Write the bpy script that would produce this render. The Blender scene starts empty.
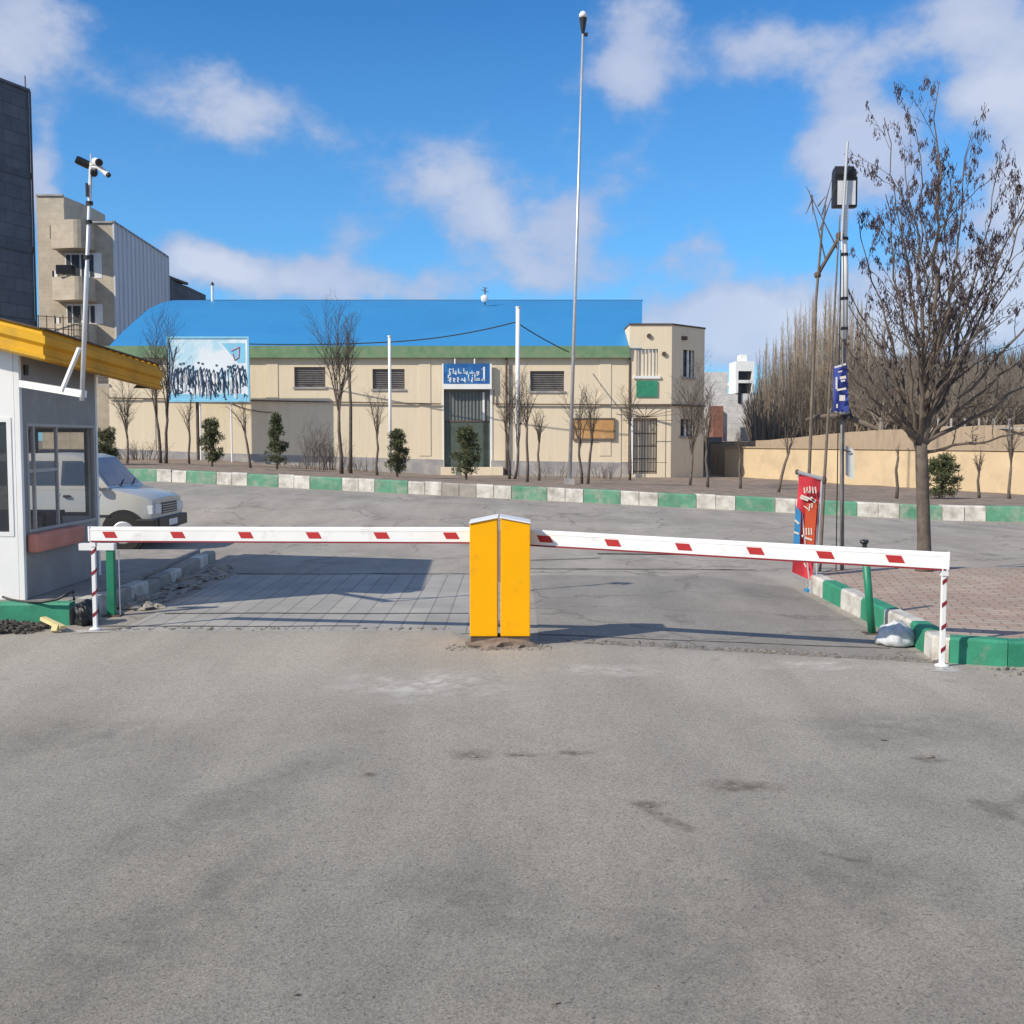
import bpy, bmesh, math, random
from mathutils import Vector, Matrix, noise as mnoise
R = math.radians
rnd = random.Random(7)
col = bpy.context.scene.collection
scn = bpy.context.scene

# ------------------------------------------------------------ camera
F = 1100.0
PITCH = math.atan(72.0 / F)
CAM = Vector((0, 0, 1.6))
cam_d = bpy.data.cameras.new("camera"); cam_o = bpy.data.objects.new("camera", cam_d)
col.objects.link(cam_o); scn.camera = cam_o
cam_d.sensor_width = 36; cam_d.lens = F / 1024 * 36; cam_d.clip_start = .05; cam_d.clip_end = 3000
cam_o.location = CAM; cam_o.rotation_euler = (R(90) - PITCH, 0, 0)

def ray(px, py):
    a = (px - 512) / F; b = (512 - py) / F
    return Vector((a, math.cos(PITCH) + b * math.sin(PITCH), -math.sin(PITCH) + b * math.cos(PITCH)))
def P(px, py, Y):
    d = ray(px, py); return CAM + d * (Y / d.y)
def smooth(t): t = max(0, min(1, t)); return t * t * (3 - 2 * t)
def gz(x, y):
    return smooth((y - 16) / 8) * max(-.05, min(.58, .27 - .035 * x))
def G(px, py):            # pixel -> road surface
    d = ray(px, py); t = 1.0
    for _ in range(60):
        p = CAM + d * t; t *= 1 + (p.z - gz(p.x, p.y)) / (1.6) * .5
    return CAM + d * t
def ky(x): return 24.84 - .278 * x      # verge kerb line
HX = [(-40, 1.2), (-16, .95), (-11.9, .87), (-3.1, .28), (4.9, .19), (8.7, .12), (14.9, .0), (40, -.1)]
BY = [(-60, 42), (7.6, 42), (8.7, 45), (9.2, 44.2), (14.9, 32), (22, 17), (60, 10)]
def interp(T, x):
    if x <= T[0][0]: return T[0][1]
    for (a, b), (c, d) in zip(T, T[1:]):
        if x <= c: return b + (d - b) * (x - a) / (c - a)
    return T[-1][1]
def vz(x, y):             # verge surface
    y0 = ky(x) + .2; yb = max(interp(BY, x), y0 + 4)
    z0 = gz(x, y0) + .29; zb = interp(HX, x)
    return z0 + (zb - z0) * min(1, max(0, (y - y0) / (yb - y0)))

# ------------------------------------------------------------ nodes
def L(c): # sRGB 0-255 -> linear
    return tuple(((v / 255) / 12.92 if v / 255 < .04045 else ((v / 255 + .055) / 1.055) ** 2.4) for v in c)
def newmat(name):
    m = bpy.data.materials.new(name); m.use_nodes = True
    nt = m.node_tree; b = nt.nodes['Principled BSDF']; return m, nt, b
def N(nt, t, **kw):
    n = nt.nodes.new(t)
    for k, v in kw.items():
        if k in n.inputs: n.inputs[k].default_value = v
        else: setattr(n, k, v)
    return n
def mixc(nt, fac, a, b, mode='MIX'):
    n = nt.nodes.new('ShaderNodeMix'); n.data_type = 'RGBA'; n.blend_type = mode
    for s, v in ((0, fac), (6, a), (7, b)):
        if hasattr(v, 'links'): nt.links.new(v, n.inputs[s])
        else: n.inputs[s].default_value = (tuple(v) + (1,))[:4] if s else v
    return n.outputs[2]
def ramp(nt, inp, a, b, lo=0, hi=1):
    n = N(nt, 'ShaderNodeMapRange'); nt.links.new(inp, n.inputs[0])
    n.inputs[1].default_value = a; n.inputs[2].default_value = b; n.inputs[3].default_value = lo; n.inputs[4].default_value = hi
    return n.outputs[0]
def noi(nt, co, scale, detail=4, rough=.55):
    n = N(nt, 'ShaderNodeTexNoise'); n.inputs['Scale'].default_value = scale; n.inputs['Detail'].default_value = detail
    n.inputs['Roughness'].default_value = rough; nt.links.new(co, n.inputs['Vector']); return n.outputs[0]
def mathn(nt, op, a, b=0.0, c=0.0):
    n = N(nt, 'ShaderNodeMath', operation=op)
    for i, v in enumerate((a, b, c)):
        if hasattr(v, 'links'): nt.links.new(v, n.inputs[i])
        else: n.inputs[i].default_value = v
    return n.outputs[0]
def stretch(nt, co, s):
    n = N(nt, 'ShaderNodeVectorMath', operation='MULTIPLY'); nt.links.new(co, n.inputs[0]); n.inputs[1].default_value = s; return n.outputs[0]
def pos(nt): return nt.nodes.new('ShaderNodeNewGeometry').outputs['Position']
def M(name, c, rough=.6, var=.18, scale=3, metal=0, bump=0, bscale=40, dirt=None, dirts=1.5, dirtlo=.5, dirthi=.75, spec=.5, streak=False):
    m, nt, b = newmat(name); co = pos(nt)
    if streak: co2 = stretch(nt, co, (3, 3, .35))
    else: co2 = co
    c = tuple(c)
    dark = tuple(v * (1 - var) for v in c); lite = tuple(min(1, v * (1 + var)) for v in c)
    o = mixc(nt, ramp(nt, noi(nt, co2, scale, 6), .3, .7), dark, lite)
    if dirt is not None:
        o = mixc(nt, ramp(nt, noi(nt, co2, dirts, 8, .65), dirtlo, dirthi), o, dirt)
    nt.links.new(o, b.inputs['Base Color'])
    b.inputs['Roughness'].default_value = rough; b.inputs['Metallic'].default_value = metal
    b.inputs['Specular IOR Level'].default_value = spec
    if bump:
        bn = N(nt, 'ShaderNodeBump'); bn.inputs['Strength'].default_value = bump; bn.inputs['Distance'].default_value = .01
        nt.links.new(noi(nt, co, bscale, 6), bn.inputs['Height']); nt.links.new(bn.outputs[0], b.inputs['Normal'])
    return m

def asphalt(name, base, dark, crackamt=0, patch=None, view_ramp=False):
    m, nt, b = newmat(name); co = pos(nt)
    big = ramp(nt, noi(nt, stretch(nt, co, (.5, .32, 1)), .9, 6, .6), .38, .62)
    o = mixc(nt, big, dark, base)
    md = ramp(nt, noi(nt, stretch(nt, co, (1, .6, 1)), 2.3, 7, .65), .4, .75, 0, .45)
    o = mixc(nt, md, o, tuple(v * 1.25 for v in base))
    pk = ramp(nt, noi(nt, stretch(nt, co, (.8, .45, 1)), .7, 3, .5), .42, .62, 0, .35)
    o = mixc(nt, pk, o, (base[0] * 1.08, base[1] * 1.0, base[2] * .95))
    dk = ramp(nt, noi(nt, stretch(nt, co, (.9, .5, 1)), .55, 8, .68), .5, .66, 0, .6)
    o = mixc(nt, dk, o, tuple(v * .72 for v in dark))
    if view_ramp:   # lighter with distance: view-angle brightening put into the colour
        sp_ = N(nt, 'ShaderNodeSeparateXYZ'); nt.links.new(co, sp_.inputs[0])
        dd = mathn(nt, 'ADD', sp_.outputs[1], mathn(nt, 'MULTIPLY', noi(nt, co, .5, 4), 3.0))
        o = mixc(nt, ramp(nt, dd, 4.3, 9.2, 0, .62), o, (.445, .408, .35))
    tr_ = ramp(nt, noi(nt, stretch(nt, co, (1.5, .22, 1)), 1.0, 5, .6), .35, .65, .88, 1.06)
    o = mixc(nt, 1.0, o, tr_, 'MULTIPLY')
    # aggregate grains
    v = N(nt, 'ShaderNodeTexVoronoi'); v.inputs['Scale'].default_value = 150; nt.links.new(co, v.inputs['Vector'])
    g = ramp(nt, v.outputs['Color'], .1, .95, .5, 1.35)
    o = mixc(nt, .6, o, g, 'MULTIPLY')
    sp = ramp(nt, noi(nt, co, 55, 3, .75), .33, .39, .3, 1)
    o = mixc(nt, .75, o, sp, 'MULTIPLY')
    # small dark stains
    st = ramp(nt, noi(nt, stretch(nt, co, (1, .7, 1)), 1.1, 9, .6), .30, .36, .55, 1)
    o = mixc(nt, .8, o, st, 'MULTIPLY')
    if crackamt:
        vv = N(nt, 'ShaderNodeTexVoronoi', feature='DISTANCE_TO_EDGE'); vv.inputs['Scale'].default_value = .45
        wrp = N(nt, 'ShaderNodeVectorMath', operation='ADD'); nt.links.new(co, wrp.inputs[0])
        nn = N(nt, 'ShaderNodeTexNoise'); nn.inputs['Scale'].default_value = 1.3; nn.inputs['Detail'].default_value = 6; nt.links.new(co, nn.inputs['Vector'])
        nt.links.new(nn.outputs['Color'], wrp.inputs[1]); nt.links.new(wrp.outputs[0], vv.inputs['Vector'])
        ck = ramp(nt, vv.outputs[0], .0, .014, 1 - crackamt, 1)
        o = mixc(nt, 1.0, o, ck, 'MULTIPLY')
    nt.links.new(o, b.inputs['Base Color']); b.inputs['Roughness'].default_value = .9; b.inputs['Specular IOR Level'].default_value = .25
    bn = N(nt, 'ShaderNodeBump'); bn.inputs['Strength'].default_value = .25; bn.inputs['Distance'].default_value = .004
    nt.links.new(mathn(nt, 'ADD', noi(nt, co, 70, 5, .6), v.outputs['Distance']), bn.inputs['Height']); nt.links.new(bn.outputs[0], b.inputs['Normal'])
    return m

def brickmat(name, c1, c2, mortar, w=.2, h=.1, ms=.008, swap=None, rot=0, rough=.85, bump=.4):
    m, nt, b = newmat(name); co = pos(nt)
    if swap == 'xz':
        s = N(nt, 'ShaderNodeSeparateXYZ'); nt.links.new(co, s.inputs[0]); cc = N(nt, 'ShaderNodeCombineXYZ')
        nt.links.new(mathn(nt, 'ADD', s.outputs[0], s.outputs[1]), cc.inputs[0]); nt.links.new(s.outputs[2], cc.inputs[1]); co2 = cc.outputs[0]
    else:
        mp = N(nt, 'ShaderNodeMapping'); mp.inputs['Rotation'].default_value = (0, 0, rot); nt.links.new(co, mp.inputs[0]); co2 = mp.outputs[0]
    bt = N(nt, 'ShaderNodeTexBrick'); nt.links.new(co2, bt.inputs['Vector'])
    bt.inputs['Color1'].default_value = c1 + (1,); bt.inputs['Color2'].default_value = c2 + (1,); bt.inputs['Mortar'].default_value = mortar + (1,)
    bt.inputs['Scale'].default_value = 1; bt.inputs['Brick Width'].default_value = w; bt.inputs['Row Height'].default_value = h; bt.inputs['Mortar Size'].default_value = ms
    o = mixc(nt, .6, bt.outputs['Color'], ramp(nt, noi(nt, co, 1.2, 8, .65), .3, .7, .65, 1.25), 'MULTIPLY')
    nt.links.new(o, b.inputs['Base Color']); b.inputs['Roughness'].default_value = rough
    bn = N(nt, 'ShaderNodeBump'); bn.inputs['Strength'].default_value = bump; bn.inputs['Distance'].default_value = .006
    nt.links.new(mathn(nt, 'ADD', bt.outputs['Fac'], mathn(nt, 'MULTIPLY', noi(nt, co, 50, 4), -.8)), bn.inputs['Height']); bn.invert = True
    nt.links.new(bn.outputs[0], b.inputs['Normal'])
    return m

# ------------------------------------------------------------ mesh builder
class MB:
    def __init__(s): s.v = []; s.f = []; s.mi = []
    def add(s, vs, fs, mi=0):
        o = len(s.v); s.v += [Vector(v) for v in vs]
        for f in fs: s.f.append([i + o for i in f]); s.mi.append(mi)
        return s
    def box(s, a, b, mi=0):     # min,max
        x0, y0, z0 = a; x1, y1, z1 = b
        return s.add([(x0, y0, z0), (x1, y0, z0), (x1, y1, z0), (x0, y1, z0), (x0, y0, z1), (x1, y0, z1), (x1, y1, z1), (x0, y1, z1)],
              [(0, 3, 2, 1), (4, 5, 6, 7), (0, 1, 5, 4), (1, 2, 6, 5), (2, 3, 7, 6), (3, 0, 4, 7)], mi)
    def bar(s, p, q, w, h=None, mi=0, up=(0, 0, 1)):   # rectangular bar from p to q
        h = h or w; p = Vector(p); q = Vector(q); d = (q - p).normalized(); u = Vector(up)
        if abs(d.dot(u)) > .99: u = Vector((0, 1, 0))
        r = d.cross(u).normalized(); u = r.cross(d)
        vs = []
        for c in (p, q):
            for a, b in ((-1, -1), (1, -1), (1, 1), (-1, 1)): vs.append(c + r * a * w / 2 + u * b * h / 2)
        return s.add(vs, [(0, 1, 2, 3), (4, 7, 6, 5), (0, 4, 5, 1), (1, 5, 6, 2), (2, 6, 7, 3), (3, 7, 4, 0)], mi)
    def tube(s, pts, rad, n=8, mi=0, cap=True):
        pts = [Vector(p) for p in pts]; k = len(pts)
        if not isinstance(rad, (list, tuple)): rad = [rad] * k
        o = len(s.v); ref = None
        for i, p in enumerate(pts):
            d = (pts[min(i + 1, k - 1)] - pts[max(i - 1, 0)])
            d = d.normalized() if d.length > 1e-9 else Vector((0, 0, 1))
            if ref is None: ref = Vector((1, 0, 0)) if abs(d.x) < .9 else Vector((0, 1, 0))
            a = (ref - d * ref.dot(d)).normalized(); ref = a; b = d.cross(a)
            for j in range(n):
                t = 2 * math.pi * j / n; s.v.append(p + (a * math.cos(t) + b * math.sin(t)) * rad[i])
        for i in range(k - 1):
            for j in range(n):
                s.f.append([o + i * n + j, o + i * n + (j + 1) % n, o + (i + 1) * n + (j + 1) % n, o + (i + 1) * n + j]); s.mi.append(mi)
        if cap and n > 2:
            s.f.append([o + j for j in range(n)][::-1]); s.mi.append(mi)
            s.f.append([o + (k - 1) * n + j for j in range(n)]); s.mi.append(mi)
        return s
    def prism(s, poly, ext, mi=0):   # poly: list of 3D points, ext vector
        n = len(poly); e = Vector(ext); vs = [Vector(p) for p in poly]; vs += [v + e for v in vs]
        return s.add(vs, [list(range(n))[::-1], list(range(n, 2 * n))] + [(i, (i + 1) % n, n + (i + 1) % n, n + i) for i in range(n)], mi)
    def quad(s, a, b, c, d, mi=0): return s.add([a, b, c, d], [(0, 1, 2, 3)], mi)
    def blob(s, c, r, seed=0, amp=.3, seg=10, rings=6, mi=0):
        c = Vector(c); vs = []; fs = []
        for i in range(rings + 1):
            th = math.pi * i / rings
            for j in range(seg):
                ph = 2 * math.pi * j / seg
                d = Vector((math.sin(th) * math.cos(ph), math.sin(th) * math.sin(ph), math.cos(th)))
                k = 1 + amp * mnoise.noise(d * 1.7 + Vector((seed * 3.1, seed, 0))) + amp * .5 * mnoise.noise(d * 4 + Vector((seed, 5, 1)))
                vs.append(c + Vector((d.x * r[0], d.y * r[1], d.z * r[2])) * k)
        for i in range(rings):
            for j in range(seg): fs.append((i * seg + j, i * seg + (j + 1) % seg, (i + 1) * seg + (j + 1) % seg, (i + 1) * seg + j))
        return s.add(vs, fs, mi)

def wloc(o):
    v = Vector((0, 0, 0))
    while o is not None: v += o.location; o = o.parent
    return v
def obj(name, mb, mats, parent=None, origin=None, bevel=0, smoothf=False, weld=False):
    me = bpy.data.meshes.new(name)
    off = wloc(parent) if parent is not None else Vector(origin) if origin is not None else Vector((0, 0, 0))
    me.from_pydata([v - off for v in mb.v], [], mb.f)
    if not isinstance(mats, (list, tuple)): mats = [mats]
    for m in mats: me.materials.append(m)
    for p, i in zip(me.polygons, mb.mi): p.material_index = i
    bm = bmesh.new(); bm.from_mesh(me)
    if weld: bmesh.ops.remove_doubles(bm, verts=bm.verts, dist=.0005)
    if bevel:
        bmesh.ops.remove_doubles(bm, verts=bm.verts, dist=.0002)
        es = [e for e in bm.edges if len(e.link_faces) == 2 and e.calc_face_angle(0) > .6]
        bmesh.ops.bevel(bm, geom=es, offset=bevel, segments=2, profile=.6, affect='EDGES', clamp_overlap=True)
    bmesh.ops.recalc_face_normals(bm, faces=bm.faces) if (bevel or weld) else None
    bm.to_mesh(me); bm.free()
    if smoothf:
        for p in me.polygons: p.use_smooth = True
    o = bpy.data.objects.new(name, me); col.objects.link(o)
    if parent is not None: o.parent = parent
    elif origin is not None: o.location = Vector(origin)
    return o
def tag(o, label=None, cat=None, group=None, kind=None):
    if label: o['label'] = label
    if cat: o['category'] = cat
    if group: o['group'] = group
    if kind: o['kind'] = kind
    return o
def thing(name, label, cat, loc, group=None):
    o = bpy.data.objects.new(name, None); col.objects.link(o); o.location = Vector(loc); o.empty_display_size = .2
    return tag(o, label, cat, group)
def struct(name, mb, m, **k): return tag(obj(name, mb, m, **k), kind='structure')
def dup(root, loc, rotz=0, scale=1, label=None, group=None):
    def cp(o, par):
        c = o.copy(); col.objects.link(c); c.parent = par
        for ch in list(o.children): cp(ch, c)
        return c
    r = cp(root, None); r.location = Vector(loc); r.rotation_euler = (0, 0, rotz)
    r.scale = scale if isinstance(scale, (tuple, list)) else (scale,) * 3
    if label: r['label'] = label
    if group: r['group'] = group
    return r

# ------------------------------------------------------------ materials
m_new = asphalt('fresh asphalt', (.29, .268, .228), (.195, .184, .162), view_ramp=True)
m_old = asphalt('old asphalt', (.385, .352, .307), (.305, .284, .254), crackamt=.35)
m_patch = asphalt('asphalt patch', (.30, .28, .25), (.24, .226, .205), crackamt=.3)
m_strip = brickmat('concrete strips', (.37, .352, .318), (.325, .31, .285), (.23, .215, .2), w=2.6, h=.19, ms=.008, rot=R(90))
m_pav = brickmat('brick paving', (.38, .26, .20), (.42, .34, .27), (.2, .17, .14), w=.22, h=.11, ms=.008, rot=R(12))
m_soil = M('verge soil', (.25, .19, .145), .95, .3, 2.5, bump=1, bscale=15, dirt=(.09, .07, .055), dirts=4)
m_field = M('field ground', (.2, .17, .13), .95, .25, .2)
m_green = M('green kerb paint', (.028, .235, .135), .65, .22, 4, dirt=(.22, .25, .2), dirts=7, dirtlo=.58, dirthi=.85, bump=.3)
m_fgreen = M('faded green kerb paint', (.085, .25, .155), .7, .2, 3, dirt=(.34, .34, .28), dirts=4, dirtlo=.45, dirthi=.75, bump=.3)
m_wkerb = M('white kerb paint', (.58, .56, .51), .7, .12, 5, dirt=(.30, .27, .23), dirts=4, dirtlo=.42, dirthi=.68, bump=.4)
m_conc = M('bare concrete', (.3, .275, .24), .85, .2, 5, bump=.6, bscale=25)
m_rub = M('dark rubble', (.07, .06, .052), .95, .5, 9, bump=1, bscale=20)
m_crumb = M('crumbled asphalt', (.2, .18, .155), .95, .5, 9, bump=1, bscale=30)
m_white = M('white paint', (.78, .78, .77), .4, .05, 4, dirt=(.6, .58, .55), dirts=3, dirtlo=.6, dirthi=.9)
m_panel = M('white sheet panel', (.84, .83, .81), .45, .05, 2, dirt=(.55, .55, .53), dirts=2.5, dirtlo=.6, dirthi=.9)
m_shadepan = M('shaded side white panel', (.25, .24, .235), .5, .07, 2, dirt=(.33, .33, .32), dirts=2.5)  # white panelling: the booth side's shade is put into this darker grey
m_armw = M('scuffed white arm paint', (.78, .775, .76), .4, .05, 4, dirt=(.52, .49, .45), dirts=5, dirtlo=.56, dirthi=.8)
m_yelshade = M('shaded side yellow sheet', (.74, .33, .012), .6, .12, 2, dirt=(.45, .22, .03), dirts=3, dirtlo=.5, dirthi=.8, spec=.2)  # second roof yellow for the side fascia, its shade tone painted in
m_alu = M('dull aluminium', (.42, .40, .38), .5, .08, 4)
m_yel = M('yellow roof sheet', (.82, .44, .012), .4, .08, 2, dirt=(.5, .3, .04), dirts=3, dirtlo=.55, dirthi=.8)
m_cab = M('cabinet yellow paint', (.93, .43, .0), .45, .04, 1.5, dirt=(.6, .28, .02), dirts=6, dirtlo=.56, dirthi=.85, spec=.25)
m_red = M('red reflective patch', (.42, .02, .02), .5, .12, 8)
m_dkred = M('dark red rubber', (.22, .012, .02), .5, .15, 8)
m_gpost = M('green post paint', (.015, .20, .105), .45, .15, 6, dirt=(.1, .16, .1), dirts=12, dirtlo=.6, dirthi=.8)
m_galv = M('galvanised steel', (.55, .56, .57), .4, .12, 6, metal=.5)
m_pole = M('bright galvanised pipe', (.66, .67, .68), .4, .12, 6, metal=.15)
m_dull = M('dull weathered steel', (.2, .19, .18), .6, .25, 9)
m_black = M('black plastic', (.018, .018, .02), .45, .2, 5)
m_rust = M('rusty steel', (.10, .07, .055), .75, .35, 9)
m_blueroof = M('blue roof sheet', (.045, .25, .52), .5, .05, .25, dirt=(.035, .21, .46), dirts=.25, dirtlo=.4, dirthi=.7, spec=.3)
m_gut = M('green gutter', (.16, .28, .15), .6, .18, 3, dirt=(.25, .26, .17), dirts=3)
m_stucco = M('beige render', (.74, .635, .465), .9, .05, .8, bump=.3, bscale=8, streak=True, dirt=(.58, .495, .37), dirts=.8, dirtlo=.5, dirthi=.8)
m_base = M('grey plinth', (.33, .32, .32), .85, .2, 2, dirt=(.46, .42, .35), dirts=2)
m_louv = M('grey louvre', (.27, .245, .225), .7, .2, 5)
m_frame = M('window frame white', (.8, .8, .78), .5, .04, 3)
m_ddark = M('dark opening', (.015, .016, .018), .3, .3, 3)
m_door = M('grey green door', (.075, .10, .08), .55, .2, 3)
m_doorup = M('grey ribbed door sheet', (.17, .19, .175), .55, .15, 3)
m_sign = M('blue sign face', (.02, .12, .36), .4, .2, 3, dirt=(.05, .28, .5), dirts=1.5)
m_signw = M('white sign lettering', (.72, .82, .88), .5, .05, 3)
m_lblue = M('pale blue frame', (.24, .58, .78), .5, .1, 3)
m_bill = M('billboard face', (.78, .84, .88), .5, .06, 1.1, dirt=(.45, .70, .82), dirts=.9, dirtlo=.5, dirthi=.62)
m_navy = M('navy figure paint', (.04, .075, .13), .6, .4, 5)
m_orangeb = M('orange notice board', (.50, .27, .10), .6, .22, 2.5, dirt=(.62, .45, .28), dirts=2)
m_bark = M('grey brown bark', (.115, .092, .075), .9, .3, 12, bump=.8, bscale=40)
m_twig = M('twig bark', (.115, .09, .07), .9, .3, 6)
m_twigl = M('light poplar bark', (.30, .24, .178), .9, .25, 4)
m_twigg = M('pale thicket bark', (.19, .16, .13), .9, .25, 4)
m_seed = M('dry seed clusters', (.06, .035, .04), .8, .5, 14)
m_pine = M('dusty evergreen foliage', (.075, .095, .038), .8, .5, 9, dirt=(.17, .14, .075), dirts=6, dirtlo=.5, dirthi=.7)
m_carp = M('silver beige car paint', (.50, .495, .46), .2, .03, 2, metal=.15, dirt=(.5, .48, .43), dirts=2, dirtlo=.55, dirthi=.8)
m_tyre = M('tyre rubber', (.02, .02, .02), .85, .2, 8)
m_wall = M('ochre wall render', (.54, .42, .27), .9, .1, .9, bump=.3, bscale=8, dirt=(.42, .33, .22), dirts=1.1)
m_mud = M('rough mud brick', (.36, .28, .2), .95, .3, 2, bump=.8, bscale=6, streak=True, dirt=(.2, .16, .12), dirts=2)
m_dkblock = brickmat('dark block wall', (.115, .12, .135), (.095, .10, .115), (.07, .07, .08), w=1.2, h=.6, ms=.02, swap='xz')
m_flatb = brickmat('beige tile facade', (.52, .45, .35), (.49, .425, .33), (.42, .36, .28), w=1.5, h=.5, ms=.01, swap='xz')
m_clad = M('pale ribbed cladding', (.60, .60, .62), .7, .08, .8, streak=True)
m_wbrick = brickmat('white block wall', (.66, .65, .63), (.60, .59, .57), (.5, .49, .47), w=1.0, h=.5, ms=.02, swap='xz')
m_redbk = M('red brown brick', (.22, .10, .07), .9, .25, 2)
m_sack = M('white woven sack', (.50, .51, .53), .6, .2, 14, bump=1.0, bscale=9, dirt=(.3, .3, .3), dirts=12)
m_orange = M('terracotta board', (.62, .24, .17), .7, .12, 5)
m_banred = M('red banner cloth', (.58, .035, .05), .7, .12, 4)
m_banor = M('orange banner patch', (.62, .09, .03), .7, .15, 4)
m_banblue = M('blue banner cloth', (.035, .06, .28), .7, .2, 5)
m_bancy = M('sky blue banner edge', (.04, .25, .5), .7, .2, 5)
m_cream = M('cream text', (.75, .68, .6), .7, .05, 4)
m_wood = M('pale yellow wood', (.62, .52, .26), .8, .15, 8)
m_wood2 = M('weathered wood', (.15, .12, .095), .9, .3, 10)
m_lamp = M('headlight glass', (.62, .64, .66), .15, .1, 6)
m_amber = M('amber lens', (.6, .2, .02), .3, .1, 6)
def glassmat(name, tint, rough=.02, alpha=.35):
    m, nt, b = newmat(name)
    b.inputs['Base Color'].default_value = tint + (1,); b.inputs['Roughness'].default_value = .05; b.inputs['Alpha'].default_value = alpha
    b.inputs['Specular IOR Level'].default_value = .8
    co = pos(nt); nt.links.new(ramp(nt, noi(nt, co, 3, 3), .3, .7, .04, .14), b.inputs['Roughness'])
    return m
m_glass = glassmat('booth window glass', (.16, .17, .17), alpha=.2)
m_glassd = glassmat('dark booth glass', (.03, .035, .04), alpha=.9)
m_carglass = glassmat('car window glass', (.05, .07, .10), alpha=.93)
m_wsc = glassmat('windscreen glass', (.015, .05, .14), alpha=.93)
m_wing = glassmat('house window glass', (.07, .08, .09), alpha=1)

# ------------------------------------------------------------ world & sun
AZ = R(58); EL = R(35)
trav = Vector((math.sin(AZ) * math.cos(EL), math.cos(AZ) * math.cos(EL), -math.sin(EL)))
sun = bpy.data.lights.new('sun', 'SUN'); sun.energy = 5.0; sun.angle = R(.5); sun.color = (1, .91, .77)
so = bpy.data.objects.new('sun', sun); col.objects.link(so); so.rotation_euler = trav.to_track_quat('-Z', 'Y').to_euler()
w = bpy.data.worlds.new('World'); scn.world = w; w.use_nodes = True; nt = w.node_tree; nt.nodes.clear()
sky = N(nt, 'ShaderNodeTexSky', sky_type='NISHITA'); sky.sun_disc = False; sky.sun_elevation = EL; sky.sun_rotation = AZ + math.pi
sky.air_density = 1.0; sky.dust_density = .6; sky.ozone_density = 1.6; sky.altitude = 1200
tc = N(nt, 'ShaderNodeTexCoord').outputs['Generated']
nw = N(nt, 'ShaderNodeTexNoise'); nw.inputs['Scale'].default_value = 10; nw.inputs['Detail'].default_value = 4; nw.inputs['Roughness'].default_value = .55; nt.links.new(tc, nw.inputs['Vector'])
sw = N(nt, 'ShaderNodeSeparateXYZ'); nt.links.new(nw.outputs['Color'], sw.inputs[0])
s3 = N(nt, 'ShaderNodeSeparateXYZ'); nt.links.new(tc, s3.inputs[0])
az = mathn(nt, 'ARCTAN2', s3.outputs[0], s3.outputs[1]); el = mathn(nt, 'ARCSINE', s3.outputs[2])
az = mathn(nt, 'ADD', az, mathn(nt, 'MULTIPLY', mathn(nt, 'SUBTRACT', sw.outputs[0], .5), .08))
el = mathn(nt, 'ADD', el, mathn(nt, 'MULTIPLY', mathn(nt, 'SUBTRACT', sw.outputs[1], .5), .07))
blobs = [(15, 30, 55, 50, 1.0), (235, 105, 72, 36, .85), (435, 165, 70, 40, .8), (345, 222, 45, 20, .5), (495, 222, 45, 26, .9), (585, 205, 45, 32, .85), (560, 268, 70, 26, .8),
         (630, 40, 60, 50, .7), (765, 40, 60, 26, .75), (850, 66, 45, 26, .75), (985, 12, 65, 30, 1.0), (1010, 85, 50, 34, 1.1), (866, 148, 42, 40, 1.5),
         (835, 200, 40, 20, .55), (700, 250, 28, 18, .55), (725, 325, 75, 38, 1.3), (860, 320, 110, 45, 1.1), (290, 272, 110, 24, 1.1), (630, 85, 45, 25, .7), (200, 262, 40, 20, .6), (38, 190, 18, 45, .7),
         (1020, 175, 40, 40, 1.0), (420, 290, 60, 16, .45), (990, 300, 60, 60, .9), (1250, 220, 150, 120, 1), (-240, 220, 150, 100, 1), (500, -170, 240, 60, .8)]
tot = None
for (bx, by, rx, ry, a) in blobs:
    d = ray(bx, by); d.normalize(); a0 = math.atan2(d.x, d.y); e0 = math.asin(d.z)
    u = mathn(nt, 'MULTIPLY', mathn(nt, 'SUBTRACT', az, a0), F / rx / 1.05)
    v = mathn(nt, 'MULTIPLY', mathn(nt, 'SUBTRACT', el, e0), F / ry / 1.05)
    r2 = mathn(nt, 'ADD', mathn(nt, 'MULTIPLY', u, u), mathn(nt, 'MULTIPLY', v, v))
    g = mathn(nt, 'MULTIPLY', mathn(nt, 'EXPONENT', mathn(nt, 'MULTIPLY', r2, -1.0)), a * 1.25)
    tot = g if tot is None else mathn(nt, 'ADD', tot, g)
# unseen clouds behind the viewer, added to make the fill light more neutral
bk = mathn(nt, 'MULTIPLY', ramp(nt, s3.outputs[1], .62, .1, 0, 1), ramp(nt, noi(nt, tc, 2.2, 3), .36, .56, 0, 1.2))
tot = mathn(nt, 'ADD', tot, bk)
fine = noi(nt, stretch(nt, tc, (1, 1, 1.5)), 16, 5, .6)
val = mathn(nt, 'ADD', tot, mathn(nt, 'MULTIPLY', mathn(nt, 'SUBTRACT', fine, .5), 1.7))
mask = ramp(nt, val, .24, 1.05, 0, .85); nt.nodes[-1].interpolation_type = 'SMOOTHSTEP'
skyc = mixc(nt, 1.0, sky.outputs[0], (.40, 1.0, 1.48), 'MULTIPLY')
hz = ramp(nt, s3.outputs[2], 0.0, .35, .45, 0)
skyc = mixc(nt, hz, skyc, (2.3, 4.9, 7.6))
bright = ramp(nt, val, .5, 1.5, 0, 1)
shade = ramp(nt, noi(nt, tc, 9, 2), .4, .62, 0, 1)
cc = mixc(nt, bright, (3.4, 4.2, 6.0), (5.9, 6.2, 7.2))
cc = mixc(nt, mathn(nt, 'MULTIPLY', shade, .35), cc, (3.2, 4.0, 6.2))
fin = mixc(nt, mask, skyc, cc)
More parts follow.
